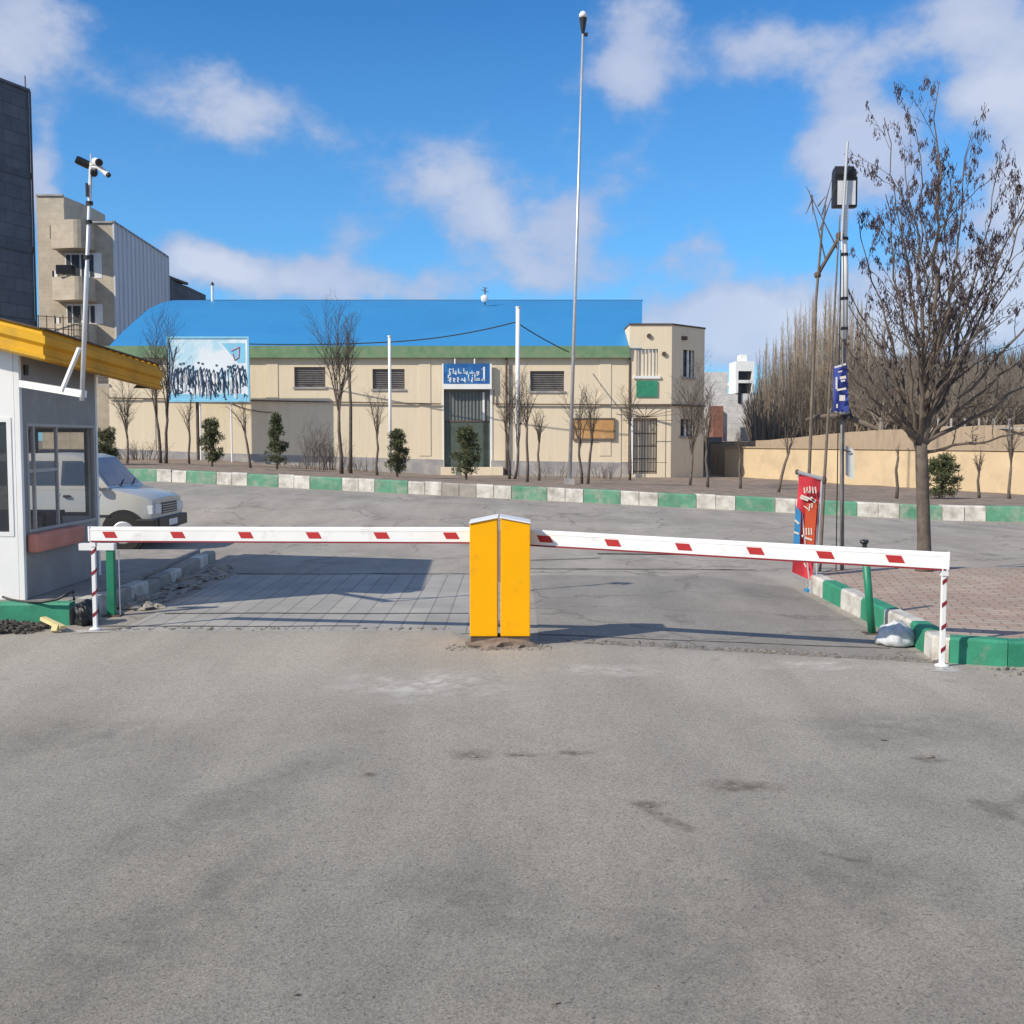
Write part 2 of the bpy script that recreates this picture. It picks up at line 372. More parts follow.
bg = N(nt, 'ShaderNodeBackground'); bg.inputs['Strength'].default_value = .115; nt.links.new(fin, bg.inputs[0])
wo = N(nt, 'ShaderNodeOutputWorld'); nt.links.new(bg.outputs[0], wo.inputs[0])
w.cycles.sampling_method = 'MANUAL'; w.cycles.sample_map_resolution = 512
scn.cycles.max_bounces = 8; scn.cycles.transparent_max_bounces = 12
scn.view_settings.view_transform = 'Standard'; scn.view_settings.look = 'None'; scn.view_settings.exposure = 0; scn.view_settings.gamma = 1

# ------------------------------------------------------------ ground
def grid(xs, ys, fz, mi=0, jit=0):
    mb = MB(); nx = len(xs); vs = [(x, y, fz(x, y)) for y in ys for x in xs]
    mb.add(vs, [(j * nx + i, j * nx + i + 1, (j + 1) * nx + i + 1, (j + 1) * nx + i) for j in range(len(ys) - 1) for i in range(nx - 1)], mi); return mb
def fr(a, b, s):
    n = max(1, int(round((b - a) / s))); return [a + (b - a) * i / n for i in range(n + 1)]
mb = MB(); mb.quad((-1500, -200, -.45), (1500, -200, -.45), (1500, 2500, -.45), (-1500, 2500, -.45)); struct('ground', mb, m_field)
# road: ends under the verge kerb
mb = MB(); xs = fr(-60, 60, 1.0); nx = len(xs); ts = fr(0, 1, .02)
vs = [(x, -8 + t * (ky(x) + .1 + 8), gz(x, -8 + t * (ky(x) + .1 + 8))) for t in ts for x in xs]
mb.add(vs, [(j * nx + i, j * nx + i + 1, (j + 1) * nx + i + 1, (j + 1) * nx + i) for j in range(len(ts) - 1) for i in range(nx - 1)]); struct('road', mb, m_old, smoothf=True)
# foreground asphalt with its ragged edge at the barrier
EDGE = [(-30, 9.0), (-6, 9.0), (-3.5, 9.1), (-3, 9.2), (-.5, 9.2), (-.2, 8.45), (.3, 8.7), (3.0, 7.85), (3.6, 7.55), (30, 7.2)]
def edge(x): return interp(EDGE, x) + .035 * mnoise.noise(Vector((x * 3, 0, 0))) + .02 * mnoise.noise(Vector((x * 14, 4, 0)))
mb = MB(); xs = fr(-30, -5, 1) + fr(-4.9, 4.9, .05) + fr(5, 30, 1); nx = len(xs)
ys_ = [0, .5, .9, .985, 1]; vs = []
for k, t in enumerate(ys_):
    for x in xs: vs.append((x, -8 + t * (edge(x) + 8), (.013 if k < 4 else .002) ))
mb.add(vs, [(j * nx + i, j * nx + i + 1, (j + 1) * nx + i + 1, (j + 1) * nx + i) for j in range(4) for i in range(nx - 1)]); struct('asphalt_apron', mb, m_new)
# strips of concrete paving in the left lane
mb = MB(); xs = fr(-3.3, -.25, .1); nx = len(xs); ye = [9.0, 10, 11, 12, 13]
vs = [(x, y + (0 if y < 13 else .1 * mnoise.noise(Vector((x * 2, 0, 0)))), .005) for y in ye for x in xs]
mb.add(vs, [(j * nx + i, j * nx + i + 1, (j + 1) * nx + i + 1, (j + 1) * nx + i) for j in range(4) for i in range(nx - 1)]); struct('concrete_paving', mb, m_strip)
# joints running across the lane
def ribbon(x0, x1, y, wv, seed, z=.009, slope=0):
    mb = MB(); xs = fr(x0, x1, .08); vs = []
    for x in xs:
        yy = y + slope * (x - x0) + .05 * mnoise.noise(Vector((x * 1.1, seed, 0))) + .012 * mnoise.noise(Vector((x * 9, seed, 0)))
        ww = wv * (.6 + .9 * abs(mnoise.noise(Vector((x * 4, seed + 9, 0)))))
        vs += [(x, yy - ww, z), (x, yy + ww, z)]
    mb.add(vs, [(2 * i, 2 * i + 2, 2 * i + 3, 2 * i + 1) for i in range(len(xs) - 1)]); return mb
m_joint = M('dark joint', (.06, .055, .05), .95, .3, 9)
mj = MB()
for a in ((-3.2, -.4, 10.05, .02, 1), (-3.6, -1.3, 9.35, .016, 2), (-3.3, -.2, 13.05, .03, 3)):
    r_ = ribbon(*a); mj.add(r_.v, r_.f)
struct('paving_joint', mj, m_joint)
mj = MB()
for a in ((.15, 2.9, 8.95, .012, 5, .009, -.22), (.1, 3.0, 13.6, .03, 6, .009, -.05), (-1.4, 3.4, 20.0, .02, 12, gz(0,20)+.012), (.1, 1.2, 14.5, .035, 7, .009, .3), (1.2, 2.4, 15.4, .06, 8, .009, -.1)):
    r_ = ribbon(*a); mj.add(r_.v, r_.f)
struct('road_crack', mj, m_joint)
# darker resurfaced lane on the right
mb = MB(); vs = []; xs = fr(.22, 3.02, .1); nx = len(xs)
for t in (0, .5, 1):
    for x in xs:
        y0 = edge(x) - .05; y1 = 12.9 + .25 * mnoise.noise(Vector((x, 3, 0))) - (max(0, x - 2.2)) * 1.3
        vs.append((x, y0 + (y1 - y0) * t, .005))
mb.add(vs, [(j * nx + i, j * nx + i + 1, (j + 1) * nx + i + 1, (j + 1) * nx + i) for j in range(2) for i in range(nx - 1)]); struct('asphalt_patch', mb, m_patch)
# verge
mb = MB(); xs = fr(-60, 60, .8); nx = len(xs); ts = fr(0, 1, .04); vs = []
for t in ts:
    for x in xs:
        y0 = ky(x) + .2; y1 = max(66, y0 + 10); y = y0 + (y1 - y0) * t ** 1.5
        n_ = .05 * mnoise.noise(Vector((x * .9, y * .9, 0))) if 0 < t else 0
        vs.append((x, y, vz(x, y) + n_ - (.0 if t else .02)))
mb.add(vs, [(j * nx + i, j * nx + i + 1, (j + 1) * nx + i + 1, (j + 1) * nx + i) for j in range(len(ts) - 1) for i in range(nx - 1)]); struct('verge', mb, m_soil, smoothf=True)
# verge kerb, painted in turn
mb = MB(); step = .83; dx = step / math.hypot(1, .278)
r2 = random.Random(3)
x = -40.0; k = 0
while x < 40:
    mi = k % 2
    pxm = 512 + (x + dx / 2) * F / ky(x + dx / 2)
    if 457 < pxm < 481 or 693 < pxm < 716: mi = 2
    segs = [(x, x + dx)] if mi == 0 else [(x, x + dx * .5), (x + dx * .5, x + dx)]
    for (a, b) in segs:
        j = r2.uniform(-.012, .012); hgt = .3 + r2.uniform(-.012, .012); g_ = .006
        a += g_; b -= g_
        z0 = gz(a, ky(a)); z1 = gz(b, ky(b))
        vs = []
        for (xx, zz) in ((a, z0), (b, z1)):
            for (dy, dz) in ((-.02 + j, -.1), (j, hgt - .03), (.03 + j, hgt), (.22 + j, hgt), (.22 + j, -.1)): vs.append((xx, ky(xx) + dy, zz + dz))
        mb.add(vs, [(0, 1, 2, 3, 4), (9, 8, 7, 6, 5)] + [(i, 5 + i, 5 + (i + 1) % 5, (i + 1) % 5) for i in range(5)], mi)
    x += dx; k += 1
struct('kerb', mb, [m_fgreen, m_wkerb, m_conc], weld=False)

# islands
def kerbrun(mb, pts, h, wd, cols, seg, r_=random.Random(5)):
    # pts polyline on ground; blocks on its left side
    k = 0; carry = 0
    for a, b in zip(pts, pts[1:]):
        a = Vector(a); b = Vector(b); Ln = (b - a).length; n = max(1, round(Ln / seg)); d = (b - a) / n; nrm = Vector((-d.y, d.x)).normalized()
        for i in range(n):
            p = a + d * i + d.normalized() * .004; q = a + d * (i + 1) - d.normalized() * .004; hh = h + r_.uniform(-.008, .008)
            prof = ((0, -.05), (.004, hh - .02), (.02, hh), (wd, hh), (wd, -.05))
            vs = [(c.x + nrm.x * o, c.y + nrm.y * o, z) for c in (p, q) for (o, z) in prof]
            mb.add(vs, [(0, 1, 2, 3, 4), (9, 8, 7, 6, 5)] + [(j, 5 + j, 5 + (j + 1) % 5, (j + 1) % 5) for j in range(5)], cols[k % len(cols)]); k += 1
# right island: front (from right) -> corner -> side going back
RI = [(14, 7.3), (3.75, 7.62)]
mb = MB(); kerbrun(mb, [(3.15, 11.7), (3.12, 8.55)], .18, .13, [1, 0], .7)
kerbrun(mb, [(3.12, 8.55), (3.1, 8.2), (3.06, 7.95)], .18, .13, [0, 1], .6)
kerbrun(mb, [(3.06, 7.95), (3.14, 7.82)], .18, .13, [1], .4)
kerbrun(mb, [(3.14, 7.82), (3.50, 7.68), (20, 7.3)], .18, .13, [0, 0, 1], .62)
kerbrun(mb, [(14, 12.7), (3.5, 12.3), (3.15, 11.7)], .17, .13, [2], .8)
struct('island_kerb', mb, [m_green, m_wkerb, m_conc])
mb = MB()
mb.prism([(3.2, 11.7, .166), (3.2, 8.3, .166), (3.25, 7.93, .166), (3.6, 7.78, .166), (19.9, 7.42, .166), (19.9, 12.45, .166), (3.6, 12.2, .166)], (0, 0, -.1)); struct('pavement', mb, m_pav)
# left island under the booth
mb = MB(); kerbrun(mb, [(-16, 9.35), (-3.82, 9.42)], .19, .14, [0], .9); kerbrun(mb, [(-3.82, 9.42), (-3.72, 11.2)], .17, .14, [2, 1], .5); kerbrun(mb, [(-3.72, 11.2), (-3.95, 14.6)], .13, .14, [2, 2, 1], .5)
struct('booth_island_kerb', mb, [m_green, m_wkerb, m_conc])
mb = MB(); mb.prism([(-15.9, 9.5, .165), (-3.98, 9.57, .165), (-3.9, 11.2, .165), (-4.1, 14.4, .165), (-15.9, 14.4, .165)], (0, 0, -.15)); struct('booth_island', mb, m_conc)

# ------------------------------------------------------------ rubble & small debris
def heap(name, x0, x1, y0, y1, n, smin, smax, mat, label, cat, z=.01, seed=1, hump=0):
    r = random.Random(seed); mb = MB()
    for i in range(n):
        x = r.uniform(x0, x1); y = r.uniform(y0, y1); s = smin + (smax - smin) * r.random() ** 2.5
        hz_ = hump * math.exp(-((x - (x0 + x1) / 2) / (x1 - x0) * 2.2) ** 2) * r.random()
        mb.blob((x, y, z + s * .35 + hz_), (s, s * r.uniform(.6, 1.2), s * r.uniform(.4, .8)), i, .7, 6, 4)
    return tag(obj(name, mb, mat), label, cat, kind='stuff')
heap('dark_rubble', -5.6, -3.95, 8.95, 9.38, 1500, .004, .036, m_rub, 'loose dark soil and rubble below the green kerb of the booth island', 'rubble', .01, 2, .05)
heap('dirt', 3.2, 5.6, 7.32, 7.62, 200, .006, .03, m_crumb, 'crumbled dirt along the foot of the green kerb at right', 'dirt', .01, 3)
heap('dirt', -.5, .3, 8.22, 8.45, 420, .002, .012, m_crumb, 'grit scattered around the foot of the yellow cabinets', 'dirt', .012, 4)
r = random.Random(11); mb = MB()
for i in range(700):
    x = r.uniform(.4, 3.1); s = .002 + .014 * r.random() ** 4; mb.blob((x, edge(x) + r.gauss(.03, .05), .007), (s * 1.6, s, s * .6), i, .6, 6, 4)
for i in range(90):
    x = r.uniform(-3.6, -.5); s = .004 + .014 * r.random() ** 3; mb.blob((x, edge(x) + r.gauss(.02, .03), .01), (s * 1.6, s, s * .6), i, .6, 6, 4)
tag(obj('crumbs', mb, m_crumb), 'crumbs of asphalt along the ragged edge of the foreground surface', 'grit', kind='stuff')
# side of left island: lumps of spilled concrete
r = random.Random(21)
for i in range(1):
    mb = MB()
    for k in range(60): mb.blob((-3.6 + r.gauss(0, .10), r.uniform(10.3, 13.6), .01), (r.uniform(.02, .13), r.uniform(.02, .2), r.uniform(.01, .05)), k, .7, 12, 8)
    tag(obj('spilled_concrete', mb, m_conc, smoothf=False), 'spilled lumps of concrete along the side kerb behind the left barrier leg', 'rubble', kind='stuff')
# isolated bits on the tarmac
for (px, py, s) in ((475, 760, .010), (520, 758, .008), (648, 810, .010), (930, 760, .014), (884, 743, .010), (295, 1000, .006), (555, 1008, .008), (367, 776, .007)):
    p = G(px, py); mb = MB(); mb.blob((p.x, p.y, .017), (s * 1.6, s, s * .35), px, .6, 8, 5)
    tag(obj('stone', mb, m_crumb, origin=(p.x, p.y, .013)), 'small flat stone lying on the open foreground asphalt', 'stone', group='small stones on the asphalt')

# stains and dust: thin patches whose rims fade out
def fademat(name, c, amt, nscale=14, lo=.35, hi=.65):
    m, nt, b = newmat(name); co = pos(nt); at_ = N(nt, 'ShaderNodeAttribute'); at_.attribute_name = 'fade'
    b.inputs['Roughness'].default_value = .95; b.inputs['Specular IOR Level'].default_value = .1
    o = mixc(nt, noi(nt, co, 60, 4), tuple(v * .75 for v in c), tuple(v * 1.2 for v in c)); nt.links.new(o, b.inputs['Base Color'])
    nt.links.new(mathn(nt, 'MULTIPLY', mathn(nt, 'MULTIPLY', at_.outputs['Fac'], ramp(nt, noi(nt, co, nscale, 7, .7), lo, hi)), amt), b.inputs['Alpha']); return m
def patch(name, items, m):
    vs = []; fs = []; fd = []
    for (px, py, a, b, ang, seed, z) in items:
        p = G(px, py); o = len(vs); n = 30; rings = (0, .35, .7, 1)
        for q in rings:
            for i in range(n):
                t = 2 * math.pi * i / n; k = 1 + .55 * mnoise.noise(Vector((math.cos(t) * 1.5, math.sin(t) * 1.5, seed))) + .25 * mnoise.noise(Vector((math.cos(t) * 5, math.sin(t) * 5, seed)))
                u = a * k * q * math.cos(t); v = b * k * q * math.sin(t); vs.append((p.x + u * math.cos(ang) - v * math.sin(ang), p.y + u * math.sin(ang) + v * math.cos(ang), z)); fd.append((1 - q) ** .8)
        for r_ in range(3):
            for i in range(n): fs.append((o + r_ * n + i, o + r_ * n + (i + 1) % n, o + (r_ + 1) * n + (i + 1) % n, o + (r_ + 1) * n + i))
    me = bpy.data.meshes.new(name); me.from_pydata(vs, [], fs); me.materials.append(m)
    at_ = me.attributes.new('fade', 'FLOAT', 'POINT')
    for i, v in enumerate(fd): at_.data[i].value = v
    o_ = bpy.data.objects.new(name, me); col.objects.link(o_); return tag(o_, kind='structure')
z1, z2, z3 = .0158, .0172, .0186
patch('dust_patch', [(425, 686, .85, .62, 0, 12, z1), (610, 672, .5, .3, 0, 16, z1), (820, 668, .6, .25, 0, 17, z1)], fademat('pale dusty film', (.62, .59, .54), 1.0, 5, .36, .62))
patch('asphalt_stain', [(665, 822, .26, .05, R(-62), 1, z2), (650, 808, .09, .05, 0, 2, z3), (472, 757, .14, .10, 0, 3, z2), (520, 758, .12, .06, 0, 4, z2), (572, 756, .12, .05, 0, 5, z2), (930, 762, .13, .07, 0, 6, z2), (845, 862, .10, .03, R(-30), 7, z2), (370, 778, .06, .04, 0, 8, z2), (735, 790, .2, .12, 0, 9, z2)], fademat('faint scuff', (.16, .135, .11), .75, 16, .36, .62))
patch('damp_patch', [(170, 930, .34, .85, R(-20), 21, .0145), (240, 800, .3, .9, R(-25), 22, .0152), (660, 960, .6, .5, 0, 23, .0145), (860, 880, .5, .5, 0, 24, .0152), (480, 900, .35, .45, 0, 25, .0145), (80, 740, .8, .5, 0, 26, .0145), (900, 730, .9, .4, 0, 27, .0145)], fademat('darker worn asphalt', (.145, .15, .14), .30, 7, .3, .7))
# ------------------------------------------------------------ boom barriers
def cabinet(x0, x1, inner_right, root):
    Y0, Y1 = 8.42, 8.74; zb, zo, zi = .085, .955, 1.0
    a, b = (zo, zi) if inner_right else (zi, zo)
    mb = MB(); mb.prism([(x0, Y0, zb), (x1, Y0, zb), (x1, Y0, b), (x0, Y0, a)], (0, Y1 - Y0, 0))
    c = obj('cabinet', mb, m_cab, root, bevel=.006)
    mb = MB(); t = .014; e = .005
    mb.prism([(x0 - e, Y0 - .012, a + .002), (x1 + e, Y0 - .012, b + .002), (x1 + e, Y0 - .012, b + t), (x0 - e, Y0 - .012, a + t)], (0, Y1 - Y0 + .02, 0))
    obj('lid', mb, m_white, root, bevel=.004)
    mb = MB(); xi = x1 if inner_right else x0; s = 1 if inner_right else -1
    mb.box((min(xi, xi + s * .008), Y0 + .06, .5), (max(xi, xi + s * .008), Y0 + .10, .9)); obj('hinge_strip', mb, m_galv, root)
    mb = MB(); mb.tube([(xi + s * .004, Y0 + .03, .19), (xi + s * .012, Y0 + .03, .19)], .014, 10); obj('lock', mb, m_galv, root)
    mb = MB(); mb.box((x0 + .004, Y0 + .01, .045), (x1 - .004, Y1 - .01, .084)); obj('base_plate', mb, m_rust, root)
def armset(root, p0, p1, n0, dxs, legx, legz):
    p0 = Vector(p0); p1 = Vector(p1); d = (p1 - p0); Ln = d.length; d.normalize()
    u = Vector((0, 0, 1)); nrm = d.cross(u).normalized()
    if nrm.y > 0: nrm = -nrm
    up = nrm.cross(d) if nrm.cross(d).z > 0 else d.cross(nrm)
    H, T = .115, .05
    def pt(s, o, z): return p0 + d * s + nrm * o + up * z
    prof = [(-T / 2, -H / 2), (T / 2, -H / 2), (T / 2, H / 2 - .012), (T / 2 - .014, H / 2), (-T / 2 + .014, H / 2), (-T / 2, H / 2 - .012)]
    mb = MB(); vs = [pt(s, o, z) for s in (0, Ln) for (o, z) in prof]; n = 6
    mb.add(vs, [(0, 1, 2, 3, 4, 5), (11, 10, 9, 8, 7, 6)] + [(i, n + i, n + (i + 1) % n, (i + 1) % n) for i in range(n)])
    arm = obj('arm', mb, m_armw, root, weld=True)
    mb = MB(); vs = []
    a = [pt(0, -.02, -H / 2 - .013), pt(0, .026, -H / 2 - .013), pt(0, .026, -H / 2 - .0005), pt(0, -.02, -H / 2 - .0005)]
    mb.prism(a, d * (Ln - .01)); obj('rubber_edge', mb, m_dkred, arm)
    # thin upper lip line
    mb = MB(); a = [pt(0, T / 2 + .003, .028), pt(0, T / 2 + .003, .033), pt(0, T / 2 - .001, .033), pt(0, T / 2 - .001, .028)]
    mb.prism(a, d * Ln); obj('groove', mb, m_panel, arm)
    for px in dxs:
        s = None
        # find s where arm projects to px
        lo, hi = 0, Ln
        f = lambda t: 512 + F * (p0 + d * t).x / ((p0 + d * t).y)
        sg = 1 if f(Ln) > f(0) else -1
        for _ in range(40):
            mid = (lo + hi) / 2
            if (f(mid) - px) * sg < 0: lo = mid
            else: hi = mid
        s = lo; wv, hv, sk = .054, .026, .014
        sk2 = sk * sg
        q = [pt(s - wv * 1 - sk2, T / 2 + .002, hv - .008), pt(s + wv - sk2, T / 2 + .002, hv - .008), pt(s + wv + sk2, T / 2 + .002, -hv - .008), pt(s - wv + sk2, T / 2 + .002, -hv - .008)]
        if (q[1] - q[0]).cross(q[2] - q[0]).dot(nrm) < 0: q = q[::-1]
        mb = MB(); mb.prism(q, -nrm * .0035); obj('reflector', mb, m_red, arm)
    # end cap and drop leg
    mb = MB(); mb.prism([pt(Ln - .002, -T / 2 - .004, -H / 2 - .004), pt(Ln - .002, T / 2 + .004, -H / 2 - .004), pt(Ln - .002, T / 2 + .004, H / 2 + .003), pt(Ln - .002, -T / 2 - .004, H / 2 + .003)], d * .014)
    obj('end_cap', mb, m_white, root)
    q = p0 + d * (Ln - .02); top = q.z - H / 2 - .012
    leg = MB(); leg.box((q.x - .016, q.y - .016, .03), (q.x + .016, q.y + .016, top)); lo_ = obj('leg', leg, m_white, root, bevel=.003)
    hs = top - .03
    for k in range(4):
        mb = MB()
        zc = .03 + hs * (k + .6) / 4.1
        mb.add([(q.x - .0175, q.y - .0185, zc - .022), (q.x + .0175, q.y - .0185, zc + .004), (q.x + .0175, q.y - .0185, zc + .034), (q.x - .0175, q.y - .0185, zc + .008)], [(0, 1, 2, 3)])
        mb.add([(q.x + .0185, q.y - .0175, zc + .004), (q.x + .0185, q.y + .0175, zc + .02), (q.x + .0185, q.y + .0175, zc + .05), (q.x + .0185, q.y - .0175, zc + .034)], [(0, 1, 2, 3)])
        obj('red_band', mb, m_dkred, lo_)
    mb = MB(); mb.tube([(q.x, q.y, .013), (q.x, q.y, .02), (q.x, q.y, .032)], [.05, .047, .02], 14); obj('foot', mb, m_white, root)
    mb = MB(); mb.bar(q + Vector((0, 0, -H / 2 + .0)), q + Vector((0, 0, -H / 2 - .05)), .045, .045); obj('leg_bracket', mb, m_white, root)
    return q
lb = thing('boom_barrier', 'left barrier gate with yellow cabinet and long white arm reaching past the booth', 'barrier', (-.22, 8.55, 0))
cabinet(-.325, -.112, True, lb)
el_ = armset(lb, P(480, 534.5, 8.66), P(91, 533.5, 9.17), 0, [451.6, 382, 314, 246, 178, 110], 0, 0)
rb = thing('boom_barrier', 'right barrier gate with yellow cabinet and white arm ending over the brick island corner', 'barrier', (.02, 8.55, 0))
cabinet(-.088, .14, False, rb)
er_ = armset(rb, P(524, 536.5, 8.66), P(947.5, 560.5, 7.66), 0, [546, 614, 685, 757, 827, 897], 0, 0)
mb = MB(); mb.blob((-.1, 8.47, .008), (.26, .2, .062), 3, .35, 30, 8); mb.box((-.3, 8.43, 0), (.14, 8.78, .048)); 
for k in range(14): mb.blob((rnd.uniform(-.36, .22), 8.37 + rnd.uniform(-.07, .05), .008), (rnd.uniform(.006, .022), rnd.uniform(.006, .03), .010), k, .6, 6, 4)
tag(obj('concrete_footing', mb, M('footing concrete', (.2, .155, .12), .95, .3, 8, bump=1, bscale=30), origin=(-.1, 8.5, 0)), 'rough crumbling concrete footing under the two yellow cabinets', 'footing')
patch('paint_splash', [(943, 671, .16, .11, 0, 3, .0165), (88, 633, .15, .10, 0, 4, .0165)], fademat('white paint splash', (.62, .61, .6), 1.2, 18, .3, .55))
# rest posts
p = P(112, 609, 9.95); rp = thing('rest_post', 'upright green steel post with a white crossbar by the booth', 'post', (p.x, p.y, 0))
mb = MB(); mb.box((p.x - .034, p.y - .03, 0), (p.x + .034, p.y + .03, .60)); obj('post', mb, m_gpost, rp, bevel=.004)
mb = MB(); mb.box((p.x - .275, p.y - .04, .602), (p.x + .045, p.y + .03, .665)); obj('crossbar', mb, m_white, rp, bevel=.004)
mb = MB(); mb.tube([(p.x + .075, p.y, 0), (p.x + .072, p.y, .6)], .006, 6); obj('rod', mb, m_galv, rp)
mb = MB(); mb.box((p.x - .07, p.y - .07, 0), (p.x + .09, p.y + .07, .012)); obj('base_plate', mb, m_rust, rp)
b0 = P(872, 637, 9.0); b0.z = 0
rp = thing('rest_post', 'leaning green tubular post beside the white sack under the right arm', 'post', b0)
t0 = P(865, 562, 9.0); t0.z = .66; t0 = Vector((t0.x, 9.0, .68))
mb = MB(); mb.tube([b0, t0], .032, 12); obj('post', mb, m_gpost, rp, smoothf=True)
mb = MB(); mb.tube([t0, t0 + Vector((-.004, 0, .03))], .03, 10); mb.blob(t0 + Vector((-.008, 0, .085)), (.038, .03, .022), 2, .2, 10, 6); mb.tube([t0 + Vector((-.004, 0, .03)), t0 + Vector((-.008, 0, .08))], .02, 8); obj('cradle', mb, m_black, rp)
mb = MB(); mb.box((b0.x - .07, b0.y - .06, 0), (b0.x + .08, b0.y + .06, .012)); obj('base_plate', mb, m_rust, rp)
# sack
def cloth_blob(c, r, seed, seg=40, rings=24):
    mb = MB(); mb.blob(c, r, seed, .25, seg, rings)
    c = Vector(c)
    for v in mb.v:
        d = v - c; k = 1 + .10 * mnoise.ridged_multi_fractal(d * 9, 1, 2, 4, 1, 2) * .25 - .03 * math.sin(d.x * 60 + d.z * 35)
        v.x, v.y = c.x + d.x * k, c.y + d.y * k; v.z = max(.012, c.z + d.z * k)
    return mb
p = P(898, 640, 8.45)
obj_s = obj('sack', cloth_blob((p.x, 8.5, .05), (.145, .13, .125), 5), m_sack, origin=(p.x, 8.5, 0), smoothf=True)
tag(obj_s, 'crumpled white woven sack slumped against the green and white kerb', 'sack')
# things at the foot of the booth
obj_b = obj('bag', cloth_blob((-3.70, 9.5, .08), (.09, .16, .12), 8, 30, 18), m_black, origin=(-3.7, 9.5, 0), smoothf=False)
tag(obj_b, 'crumpled black plastic bag at the corner of the green kerb', 'bag')
def P_(px, py, z):  # hit plane z
    d = ray(px, py); return CAM + d * ((z - 1.6) / d.z)
mb = MB(); pts = [P_(3, 597, .2), P_(12, 600, .2), P_(25, 602, .2), P_(42, 602, .21), P_(58, 599, .24), P_(66, 595, .28), P(73, 591, 9.55), P(74, 600, 9.5)]
mb.tube(pts, .012, 8); tag(obj('hose', mb, m_black, origin=pts[0], smoothf=True), 'black hose curving over the green kerb in front of the booth', 'hose')
a = P(43, 627, 9.25); b = P(63, 634, 9.05); mb = MB(); mb.bar((a.x, a.y, .09), (b.x, b.y, .045), .05, .03)
mb.bar((b.x - .06, b.y - .02, .013), (b.x - .058, b.y + .01, .06), .05, .05); tag(obj('plank', mb, m_wood, origin=(b.x, b.y, 0)), 'short pale yellow wooden offcut on the dark rubble', 'plank')

# ------------------------------------------------------------ booth
bx1 = -4.37; bx0 = -7.2; by0 = 9.8; by1 = 11.62; bz0 = .17; bz1 = 2.42
bo = thing('guard_booth', 'white panel guard booth under a yellow corrugated roof', 'booth', (bx1, by0, bz0))
wz0, wz1 = .76, 1.75
t = .045
def wallwin(axis, fixed, a, b, wins, z0, z1, sgn, name='wall', mat=m_panel):
    # wall panel in plane with rectangular openings [(a0,a1,z0,z1)]
    mb = MB(); cuts = sorted(wins); cur = a
    def bxx(u0, u1, w0, w1):
        if u1 - u0 < .002 or w1 - w0 < .002: return
        if axis == 'x': mb.box((u0, min(fixed, fixed + sgn * t), w0), (u1, max(fixed, fixed + sgn * t), w1))
        else: mb.box((min(fixed, fixed + sgn * t), u0, w0), (max(fixed, fixed + sgn * t), u1, w1))
    for (u0, u1, w0, w1) in cuts:
        bxx(cur, u0, z0, z1); bxx(u0, u1, z0, w0); bxx(u0, u1, w1, z1); cur = u1
    bxx(cur, b, z0, z1)
    return obj(name, mb, mat, bo)
wallwin('x', by0, bx0, bx1 - .05, [(-6.3, -4.45, .74, 1.80)], bz0, bz1, 1)
wallwin('y', bx1, by0 + .05, by1 - .05, [(by0 + .12, by1 - .09, wz0, wz1)], bz0, bz1 - .03, -1, mat=m_shadepan)
wallwin('x', by1, bx0, bx1 - .05, [(-6.9, -4.46, .80, 1.72)], bz0, bz1 - .08, -1)
wallwin('y', bx0, by0 + .05, by1 - .05, [(by0 + .3, by1 - .3, .9, 1.72)], bz0, bz1, 1)
for (x, y, zt) in ((bx1 - .045, by0 - .004, bz1), (bx1 - .045, by1 - .045, bz1 - .1), (bx0 - .004, by0, bz1), (bx0, by1 - .045, bz1 - .05)):
    mb = MB(); mb.box((x, y, bz0 - .004), (x + .049, y + .049, zt)); obj('corner_post', mb, m_frame, bo, bevel=.004)
mb = MB(); mb.box((bx0 + .05, by0 + .05, bz0 - .003), (bx1 - .05, by1 - .05, bz0 + .02)); obj('floor', mb, m_louv, bo)
mb = MB(); mb.box((bx0 + .05, by0 + .05, bz1 - .14), (bx1 - .05, by1 - .05, bz1 - .12)); obj('ceiling', mb, m_panel, bo)
def window_y(x, y0, y1, z0, z1, divs, hbars, glass, fm=m_alu):   # window in plane x=const
    mb = MB(); e = .013; xo = x + .006; xi = x - .03
    mb.box((xi, y0, z0), (xo, y0 + e * 2, z1)); mb.box((xi, y1 - e * 2, z0), (xo, y1, z1)); mb.box((xi, y0 + e * 2, z0), (xo, y1 - e * 2, z0 + e * 2)); mb.box((xi, y0 + e * 2, z1 - e * 2), (xo, y1 - e * 2, z1))
    for d in divs: mb.box((xi + .004, d - e, z0 + e * 2), (xo - .004, d + e, z1 - e * 2))
    for (a, b, zz) in hbars: mb.box((xi + .007, a, zz - .016), (xo - .007, b, zz + .016))
    wo_ = obj('window', mb, fm, bo); mb = MB(); mb.quad((x - .015, y0 + .01, z0 + .01), (x - .015, y1 - .01, z0 + .01), (x - .015, y1 - .01, z1 - .01), (x - .015, y0 + .01, z1 - .01)); obj('pane', mb, glass, wo_)
